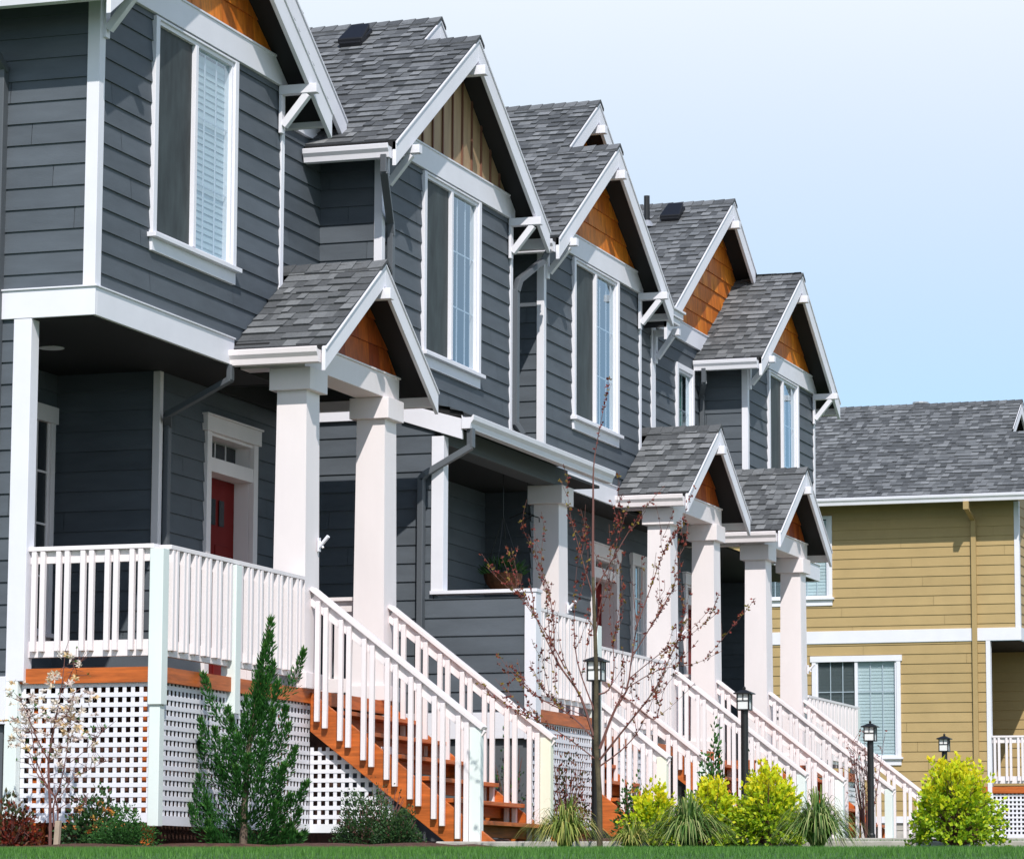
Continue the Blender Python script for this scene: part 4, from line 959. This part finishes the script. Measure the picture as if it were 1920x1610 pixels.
# ---- bare young tree with red buds
def young_tree():
    rr = random.Random(77); bx, by = -8.24, 26.3; bz = gz(by)
    t = thing('young_tree', 'bare young tree with red buds and a slim trunk, in front of the second stair', 'tree', (bx, by, bz))
    def W(px, py, dy=0): return Vector((bx+(px-1125)/221, by+dy, bz+(1584-py)/232))
    tk = G(); tr = [(1125, 1590), (1124, 1480), (1118, 1390), (1118, 1250), (1112, 1080), (1112, 950), (1113, 870), (1122, 810), (1136, 740), (1141, 703)]
    P = curve([W(*p) for p in tr], 28); rad = [.034, .033, .031, .029, .026, .023, .020, .018, .016, .0145]
    rads = [rad[min(9, int(i/27*9))] if i < 27 else .0025 for i in range(28)]; rads = [.025-.006*i/8 if i < 9 else max(.0018, .019*(1-(i-8)/19.5)**1.7) for i in range(28)]
    tk.tube(P[:13], rads[:13], 9); trunk = tk.build('trunk', 'mossbark', t)
    tk = G(); tk.tube(P[12:], rads[12:], 6)
    limbs = [([(1113, 1375), (1090, 1300), (1055, 1245), (1022, 1175), (995, 1112)], .013, -.15), ([(1125, 1400), (1150, 1330), (1172, 1290), (1182, 1215), (1196, 1120), (1196, 1040)], .013, .1),
             ([(1125, 1420), (1185, 1350), (1235, 1290), (1268, 1225), (1300, 1165), (1352, 1222)][:5], .010, -.2), ([(1118, 1300), (1138, 1288), (1143, 1240), (1131, 1160), (1125, 1060)], .008, .25),
             ([(1117, 1385), (1065, 1335), (1000, 1300), (955, 1260), (915, 1215)], .008, .2), ([(1118, 1420), (1060, 1372), (1010, 1345), (985, 1330)], .006, -.3),
             ([(1125, 1432), (1165, 1400), (1192, 1365), (1215, 1310), (1238, 1250)], .007, .15), ([(1113, 1120), (1095, 1050), (1080, 990), (1066, 935)], .006, -.1), ([(1112, 1110), (1150, 1040), (1180, 985), (1206, 945)], .007, .1),
             ([(1060, 1250), (1020, 1180), (960, 1100), (910, 1050)], .006, .1), ([(1180, 1270), (1240, 1225), (1300, 1190), (1352, 1150)], .005, -.1), ([(1190, 1180), (1215, 1100), (1232, 1040), (1258, 990)], .006, .2),
             ([(1040, 1215), (1040, 1140), (1022, 1060), (1005, 1000)], .005, -.2), ([(1115, 1330), (1080, 1230), (1075, 1120), (1083, 1010)], .007, .05), ([(1116, 1200), (1130, 1130), (1150, 1060), (1152, 985)], .006, -.15),
             ([(1172, 1290), (1235, 1255), (1300, 1245), (1350, 1222)], .005, 0), ([(1100, 1340), (1030, 1310), (985, 1270), (950, 1290)][:3], .005, .3), ([(1185, 1230), (1225, 1165), (1262, 1100), (1275, 1030)], .006, 0), ([(1200, 1330), (1225, 1345), (1240, 1290), (1265, 1255)], .005, .1)]
    twigs = []
    def add(pts, r0, depth):
        n = len(pts); tk.tube(pts, [max(.0016, r0*(1-i/n)) for i in range(n)], 5, cap=False); twigs.append((pts, depth))
    def grow(pts, r0, depth):
        add(pts, r0, depth)
        if depth >= 2: return
        for _ in range(rr.randint(3, 6) if depth == 0 else rr.randint(0, 2)):
            i = rr.randint(int(len(pts)*.25), len(pts)-2); d = (pts[i+1]-pts[i]).normalized(); o = rv(rr); o.z = abs(o.z)*.5
            dd = (d*1.1+o*.75+Vector((0, 0, .25))).normalized(); Ln = rr.uniform(.18, .5)*(1 if depth == 0 else .55)
            q = pts[i]; mid = q+dd*Ln*.5+rv(rr)*.02; end = q+dd*Ln+Vector((0, 0, .03))
            grow(curve([q, mid, end], 8), r0*.45, depth+1)
    for pts, r0, dy in limbs:
        n = len(pts); C = [W(x, y, dy*i/(n-1)) for i, (x, y) in enumerate(pts)]
        grow(curve(C, 14), r0, 0)
    twigs.append((P[16:], 0)); twigs.append((P[20:], 0))
    tk.build('branches', 'twig', t)
    g = G()
    for pts, depth in twigs:
        Ln = sum((a-b).length for a, b in zip(pts, pts[1:])); n = int(Ln/.030)
        for i in range(n):
            u = (i+rr.random()*.6)/n
            if u < .22 and depth == 0: continue
            if rr.random() < .38: continue
            k = min(len(pts)-2, int(u*(len(pts)-1))); q = pts[k].lerp(pts[k+1], u*(len(pts)-1)-k)
            olive = rr.random() < .2; o = rv(rr)*.012
            for _ in range(rr.randint(2, 5)):
                tone = rr.uniform(.8, 1) if olive else rr.uniform(0, .62)
                leaf(g, q+o, rv(rr)+Vector((0, 0, .4)), rr.uniform(.015, .032), rr.uniform(.012, .022), tone, rr=rr)
    g.build('buds', 'bud', t)
young_tree()

# ---- golden shrubs
def golden(x, y, w, h, n, seed, label, shape=None, greener=0):
    rr = random.Random(seed); bz = gz(y); t = thing('golden_shrub', label, 'shrub', (x, y, bz), 'golden-leaved shrubs beside the walk')
    st = G(); g = G()
    for k in range(n):
        a = rr.uniform(0, 2*PI); el = math.acos(1-rr.random()*1.12)
        lump = 1+.13*math.sin(a*3+seed)+.12*math.sin(el*5+a*2)
        rx = w/2*lump; rad = rr.uniform(.72, 1.0)*(1.12 if rr.random() < .08 else 1)
        px_ = x+math.cos(a)*math.sin(el)*rx*rad*(1.0 if True else 1); py_ = y+math.sin(a)*math.sin(el)*rx*rad; pz = bz+.10*h+h*.88*math.cos(el)*rad*(1+.08*math.sin(a*2+seed))
        pz = max(pz, bz+.03+.02*rr.random())
        tip = Vector((px_, py_, pz)); base = Vector((x+rr.uniform(-.03, .03), y+rr.uniform(-.03, .03), bz+.02))
        if k % 3 == 0: st.tube(curve([base, (base+tip)/2+Vector((0, 0, .04)), tip], 6), [.006, .005, .004, .003, .002, .002], 4, cap=False)
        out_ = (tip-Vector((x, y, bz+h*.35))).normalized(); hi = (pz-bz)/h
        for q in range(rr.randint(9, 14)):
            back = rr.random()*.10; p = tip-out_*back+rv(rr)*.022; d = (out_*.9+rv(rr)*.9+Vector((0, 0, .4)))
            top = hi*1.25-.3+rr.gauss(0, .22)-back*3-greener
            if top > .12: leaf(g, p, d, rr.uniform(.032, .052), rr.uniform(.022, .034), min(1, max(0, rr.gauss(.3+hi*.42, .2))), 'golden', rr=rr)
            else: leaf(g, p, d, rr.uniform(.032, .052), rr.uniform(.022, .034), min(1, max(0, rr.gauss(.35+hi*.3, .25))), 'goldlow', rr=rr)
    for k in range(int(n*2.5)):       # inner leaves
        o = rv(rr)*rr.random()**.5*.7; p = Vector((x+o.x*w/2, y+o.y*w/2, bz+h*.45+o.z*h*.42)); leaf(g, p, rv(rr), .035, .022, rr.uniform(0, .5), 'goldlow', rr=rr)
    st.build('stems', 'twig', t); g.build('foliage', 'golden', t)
golden(-7.95, 26.85, .52, .54, 230, 41, 'small orange-tinged golden shrub just right of the slim tree trunk')
golden(-7.50, 26.95, .58, .62, 280, 42, 'golden shrub behind the dark grass tuft, left of the dark leafy shrub')
golden(-6.97, 26.75, .66, .68, 380, 43, 'golden shrub right against the tall post lamp, with a grass tuft at its right', greener=.12)
golden(-5.42, 26.6, .72, .77, 460, 44, 'biggest golden shrub, alone at the right in front of the ochre house', greener=.05)

# ---- grass tufts
def sedge(x, y, r, h, n, seed, m, label):
    rr = random.Random(seed); bz = gz(y); g = G()
    for k in range(n):
        a = rr.uniform(0, 2*PI); ln = rr.uniform(.6, 1.15); out_ = rr.random()**.5; hh = h*ln*(1.0-.35*out_**2); rr_ = r*out_*ln*1.12
        b = Vector((x+math.cos(a)*.05*rr.random(), y+math.sin(a)*.05*rr.random(), bz)); d = Vector((math.cos(a), math.sin(a), 0)); s = Vector((-d.y, d.x, 0))
        tone = rr.random(); wd = rr.uniform(.0045, .0085); prev = None; m5 = 6; droop = rr.uniform(.75, 1.1)*out_
        for i in range(m5+1):
            u = i/m5; z = hh*(2.3*u-(1.3+1.05*droop)*u*u); p = b+d*rr_*(u**1.1)+Vector((0, 0, max(z, .01))); q = wd*(1-u**2)+.0008
            cur = (p-s*q, p+s*q)
            if prev: g.face([prev[0], prev[1], cur[1], cur[0]], min(1, max(0, tone+.3*(u-.5))))
            prev = cur
    o = g.build('sedge_tuft', m, None); o.data.transform(Matrix.Translation((-x, -y, -bz))); o.location = (x, y, bz)
    tag(o, label, 'sedge', 'sedge tufts at the walk edge')
sedge(-8.55, 26.35, .36, .44, 420, 51, 'sedgey', 'pale yellow-green grass tuft at the left of the slim tree trunk')
sedge(-8.02, 26.45, .30, .26, 200, 54, 'sedgey', 'low pale grass tuft just right of the slim tree trunk')
sedge(-7.46, 26.15, .40, .44, 560, 52, 'sedge', 'dark grass tuft in front of the two golden shrubs by the tree')
sedge(-6.42, 26.15, .40, .47, 600, 53, 'sedge', 'large pale-edged grass tuft between the lamp-side golden shrub and the biggest one')

# ---- clipped and small shrubs
def mound(name, x, y, w, d, h, n, seed, m, label, cat='shrub', ls=(.016, .028), group=None, blooms=None, stems=True, openness=.6, wfrac=.6):
    rr = random.Random(seed); bz = gz(y); t = thing(name, label, cat, (x, y, bz), group); g = G(); st = G()
    for k in range(n):
        o = rv(rr); o.z = abs(o.z); q = rr.random()**(openness*.6); lump = 1+.15*math.sin(o.x*7+seed)+.12*math.cos(o.y*9+seed*2)+.1*math.sin(o.z*8)
        p = Vector((x+o.x*w/2*q*lump, y+o.y*d/2*q*lump, bz+.03+o.z*h*q*lump))
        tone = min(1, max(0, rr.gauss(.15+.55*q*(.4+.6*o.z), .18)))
        leaf(g, p, o+rv(rr)*.9+Vector((0, 0, .3)), rr.uniform(*ls), rr.uniform(*ls)*wfrac, tone, rr=rr)
    if stems:
        for k in range(26):
            o = rv(rr); o.z = abs(o.z)+.3; tip = Vector((x+o.x*w*.45, y+o.y*d*.45, bz+min(1, o.z)*h*.9)); st.tube(curve([(x+rr.uniform(-.05, .05), y, bz), ((x+tip.x)/2, (y+tip.y)/2, bz+h*.4), tip], 5), [.007, .006, .005, .003, .002], 4, cap=False)
        st.build('stems', 'twig', t)
    g.build('foliage', m, t)
    if blooms:
        for k in range(blooms[0]):
            b = G()
            o = rv(rr); o.z = abs(o.z)*.7+.3; p = Vector((x+o.x*w/2*.95, y-abs(o.y)*d/2*.8, bz+o.z*h*1.0)); tn = rr.random()
            for _ in range(16): leaf(b, p+rv(rr)*.012, rv(rr)+Vector((0, 0, .5)), .024, .018, min(1, max(0, tn+rr.uniform(-.1, .1))), rr=rr)
            b.build('flower', blooms[1], t)
    return t
mound('boxwood', -10.48, 26.9, .58, .5, .40, 5200, 61, 'boxwood', 'dark green rounded boxwood in front of the nearest lattice, left of the stair foot')
mound('boxwood', -10.13, 26.75, .42, .4, .27, 4000, 62, 'boxwood', 'low dark boxwood nearest the foot of the first stair, right of a taller boxwood')
mound('flowering_shrub', -11.62, 24.1, .52, .45, .36, 1500, 63, 'boxwood', 'dark-leaved shrub with orange flowers below the front corner of the lattice', ls=(.03, .055), blooms=(22, 'orangefl'), openness=.8)
mound('creeping_shrub', -11.22, 23.75, .50, .4, .26, 3200, 64, 'greenleaf', 'low bright green fine-leaved shrub at the foot of the porch corner post', ls=(.014, .03), stems=False, openness=.8)
mound('red_leaf_shrub', -12.28, 24.0, .46, .45, .34, 900, 65, 'redleaf', 'small shrub with dark red leaves at the far left edge', ls=(.03, .06), openness=.8)
mound('twiggy_shrub', -10.98, 26.35, .34, .3, .36, 260, 66, 'greenleaf', 'thin twiggy shrub just right of the juniper', ls=(.014, .026), openness=.9)
mound('rose_bush', -10.50, 27.35, .5, .4, .55, 260, 67, 'redleaf', 'sparse rose shoots with reddish leaves against the lattice under the nearest stair', ls=(.016, .03), openness=.9)
mound('rose_bush', -9.92, 30.6, .62, .5, .80, 1100, 68, 'redleaf', 'red-leaved rose bush behind the pale grass tuft, right of the nearest stair', ls=(.025, .05), openness=.85)
mound('green_perennial', -9.36, 30.9, .34, .3, .50, 700, 69, 'greenleaf', 'fresh green leafy plant just right of the slim trunk, with orange blooms', ls=(.03, .05), blooms=(5, 'orangefl'))
mound('leafy_shrub', -8.60, 31.0, .30, .28, .88, 1500, 70, 'greenleaf', 'dark upright leafy shrub at the left of the tall post lamp', ls=(.035, .06), openness=.9)
mound('leafy_shrub', -10.62, 31.0, .35, .3, 1.0, 420, 71, 'greenleaf', 'thin leafy shrub seen through the balusters of the nearest stair', ls=(.025, .045), openness=.9)
mound('rose_bush', -10.1, 38.2, .5, .5, .8, 500, 72, 'redleaf', 'reddish shrub seen low between the third and fourth stairs', ls=(.03, .05), openness=.9)

# ---- bare twiggy shrub in front of the last deck
def bare_shrub(name, x, y, h, w, seed, label, n=18, bud='bud', m='twig'):
    rr = random.Random(seed); bz = gz(y); t = thing(name, label, 'shrub', (x, y, bz)); g = G(); g.mats = [m]
    for k in range(n):
        a = rr.uniform(0, 2*PI); r_ = w/2*rr.uniform(.2, 1); tip = Vector((x+math.cos(a)*r_, y+math.sin(a)*r_, bz+h*rr.uniform(.6, 1)))
        P = curve([(x, y, bz), ((x+tip.x)/2+rr.uniform(-.05, .05), (y+tip.y)/2, bz+h*.4), tip], 9); g.tube(P, [.010*(1-i/10) for i in range(9)], 5, cap=False)
        for i in range(3, 9):
            d = (P[i]-P[i-1]).normalized(); e = P[i]+(d+rv(rr)*.8).normalized()*rr.uniform(.08, .2); g.tube([P[i], e], [.004, .0015], 4, cap=False)
            for _ in range(3):
                if rr.random() < .6: leaf(g, e+rv(rr)*.02, rv(rr), .04, .022, rr.uniform(0, .6), bud, rr=rr)
    g.build('stems', m, t)
bare_shrub('bare_shrub', -9.9, 42.9, 1.35, .7, 81, 'bare twiggy shrub with dark red tufts behind the third stair railing', 16)

# ---- star magnolia at the left edge
def magnolia():
    rr = random.Random(91); bx, by = -11.86, 23.9; bz = gz(by)
    t = thing('magnolia', 'small flowering magnolia with pale pink-white petals in front of the left lattice', 'shrub', (bx, by, bz))
    def W(px, py, dy=0): return Vector((bx+(px-85)/235, by+dy, bz+(1584-py)/246))
    g = G(); fl = G(); lf = G()
    limbs = [([(75, 1588), (74, 1510), (68, 1430), (72, 1390), (82, 1330), (92, 1270), (97, 1210)], .014, 0), ([(88, 1580), (86, 1500), (60, 1460), (38, 1420), (25, 1370), (14, 1320)], .009, .1),
             ([(82, 1540), (84, 1500), (100, 1460), (112, 1420), (120, 1380), (128, 1340)], .008, -.15), ([(78, 1480), (40, 1440), (15, 1395), (-10, 1370)], .006, .15), ([(84, 1500), (110, 1450), (140, 1430), (160, 1415)], .004, .2),
             ([(72, 1400), (80, 1360), (110, 1330), (130, 1290)], .006, -.1), ([(70, 1420), (50, 1370), (35, 1320), (30, 1300)], .006, -.2), ([(112, 1420), (150, 1390), (172, 1365), (178, 1360)], .003, 0), ([(84, 1510), (120, 1490), (135, 1500)], .004, .1), ([(92, 1290), (110, 1245), (122, 1230)], .004, .05)]
    allp = []
    for pts, r0, dy in limbs:
        n = len(pts); P = curve([W(a, b, dy*i/(n-1)) for i, (a, b) in enumerate(pts)], 12); g.tube(P, [max(.002, r0*(1-i/13)) for i in range(12)], 6, cap=False); allp.append(P)
        for i in range(3, 12):
            for _ in range(2):
                e = P[i]+(rv(rr)+Vector((0, 0, .5))).normalized()*rr.uniform(.05, .16); g.tube([P[i], e], [.003, .0012], 4, cap=False)
                if rr.random() < .35:
                    for _ in range(3): leaf(lf, e, rv(rr)+Vector((0, 0, .4)), .03, .014, rr.uniform(.5, 1), rr=rr)
    def bloom(p):
        tn = rr.choice([0, .33, .2, .4, .66, .9])
        for _ in range(rr.randint(9, 13)):
            d = rv(rr); d.z = d.z*.6+.15; leaf(fl, p, d, rr.uniform(.030, .052), .018, min(1, max(0, tn+rr.uniform(-.12, .12))), rr=rr)
    for k in range(64): bloom(W(rr.gauss(112, 18), rr.gauss(1335, 38), rr.uniform(-.15, .15)))
    for k in range(44): bloom(W(rr.gauss(22, 20), rr.gauss(1335, 32), rr.uniform(-.15, .15)))
    for k in range(7): bloom(W(rr.gauss(72, 7), rr.gauss(1262, 5), 0))
    for (a, b) in ((100, 1218), (110, 1222), (120, 1230), (126, 1238), (118, 1262), (84, 1215), (150, 1292), (158, 1418), (90, 1390), (80, 1410)): bloom(W(a, b))
    g.build('stems', 'twig', t); fl.build('flowers', 'flower', t); lf.build('leaves', 'greenleaf', t)
magnolia()
g = G(); g.prism([(-.018, -.02, -.05), (.022, -.02, -.05), (.022, .02, -.05), (-.018, .02, -.05)], (.016, 0, .27))
o = g.build('garden_stake', 'stake', None, bevel=.003); o.location = (-11.68, 23.55, gz(23.55)); tag(o, 'weathered wooden stake in the bed beside the flowering magnolia', 'stake')

# ---- hanging basket under the second porch
def basket():
    rr = random.Random(99); x, y, z = -11.86, 34.4, 3.42; t = thing('hanging_basket', 'brown hanging basket of trailing plants in the shade of the second porch', 'hanging basket', (x, y, z-.15))
    g = G(); n = 14; prev = None
    for k in range(7):
        a = k/6*PI/2; r_ = .21*math.cos(a); zz = z-.20*math.sin(a); ring = [(x+math.cos(2*PI*i/n)*r_, y+math.sin(2*PI*i/n)*r_, zz) for i in range(n)]
        if prev:
            for i in range(n): g.face([prev[i], ring[i], ring[(i+1) % n], prev[(i+1) % n]])
        prev = ring
    g.build('basket', 'coir', t)
    g = G()
    for k in range(4): a = k*PI/2; g.tube([(x+math.cos(a)*.21, y+math.sin(a)*.21, z), (x, y, z+.62)], .004, 4)
    g.tube([(x, y, z+.6), (x, y, z+1.15)], .005, 4); g.build('chain', 'black', t)
    g = G()
    for k in range(260): o = rv(rr); o.z = abs(o.z)*.7-.1; leaf(g, Vector((x, y, z))+o*.2, o+Vector((0, 0, .6)), rr.uniform(.05, .14), .012, rr.random(), rr=rr)
    g.build('foliage', 'greenleaf', t)
basket()
g = G()
for k in range(7): a = k*.5; g.tube([(-11.72+.05*math.cos(a*2)*(1+k*.1)+k*.02, 34.6, 4.02+.04*math.sin(a*3)), (-11.72+.05*math.cos(a*2+1)*(1+k*.1)+(k+1)*.02, 34.6, 4.02+.04*math.sin(a*3+1.5))], .006, 5)
g.tube([(-11.86, 34.6, 4.04), (-11.70, 34.6, 4.10), (-11.58, 34.6, 4.06)], .006, 5); g.tube([(-11.66, 34.6, 4.0), (-11.66, 34.6, 4.62)], .003, 4)
tag(g.build('metal_ornament', 'black'), 'black curled wire ornament hanging beside the second porch column', 'ornament')

# ---- lawn grass along the crest
def grass():
    rr = random.Random(5); g = G()
    def tuft(x, y, hh):
        z = gz(y)-.004; a = rr.uniform(0, PI); s = Vector((math.cos(a), math.sin(a), 0))*rr.uniform(.002, .004); ln = Vector((rr.uniform(-.014, .014), rr.uniform(-.014, .014), rr.uniform(.5, 1)*hh)); b = Vector((x, y, z))
        g.face([b-s, b+s, b+ln], rr.random())
    for k in range(70000):
        y = 15.2+7.4*rr.random()**.8; x = rr.uniform(-.56*y, -.14*y); tuft(x, y, .045)
    for k in range(9000):
        y = rr.uniform(30.1, 38.5); x = rr.uniform(-9.4, -.08*y); tuft(x, y, .05)
    tag(g.build('lawn_grass', 'blade'), 'short mown green grass across the foreground', None, None, 'stuff')
grass()
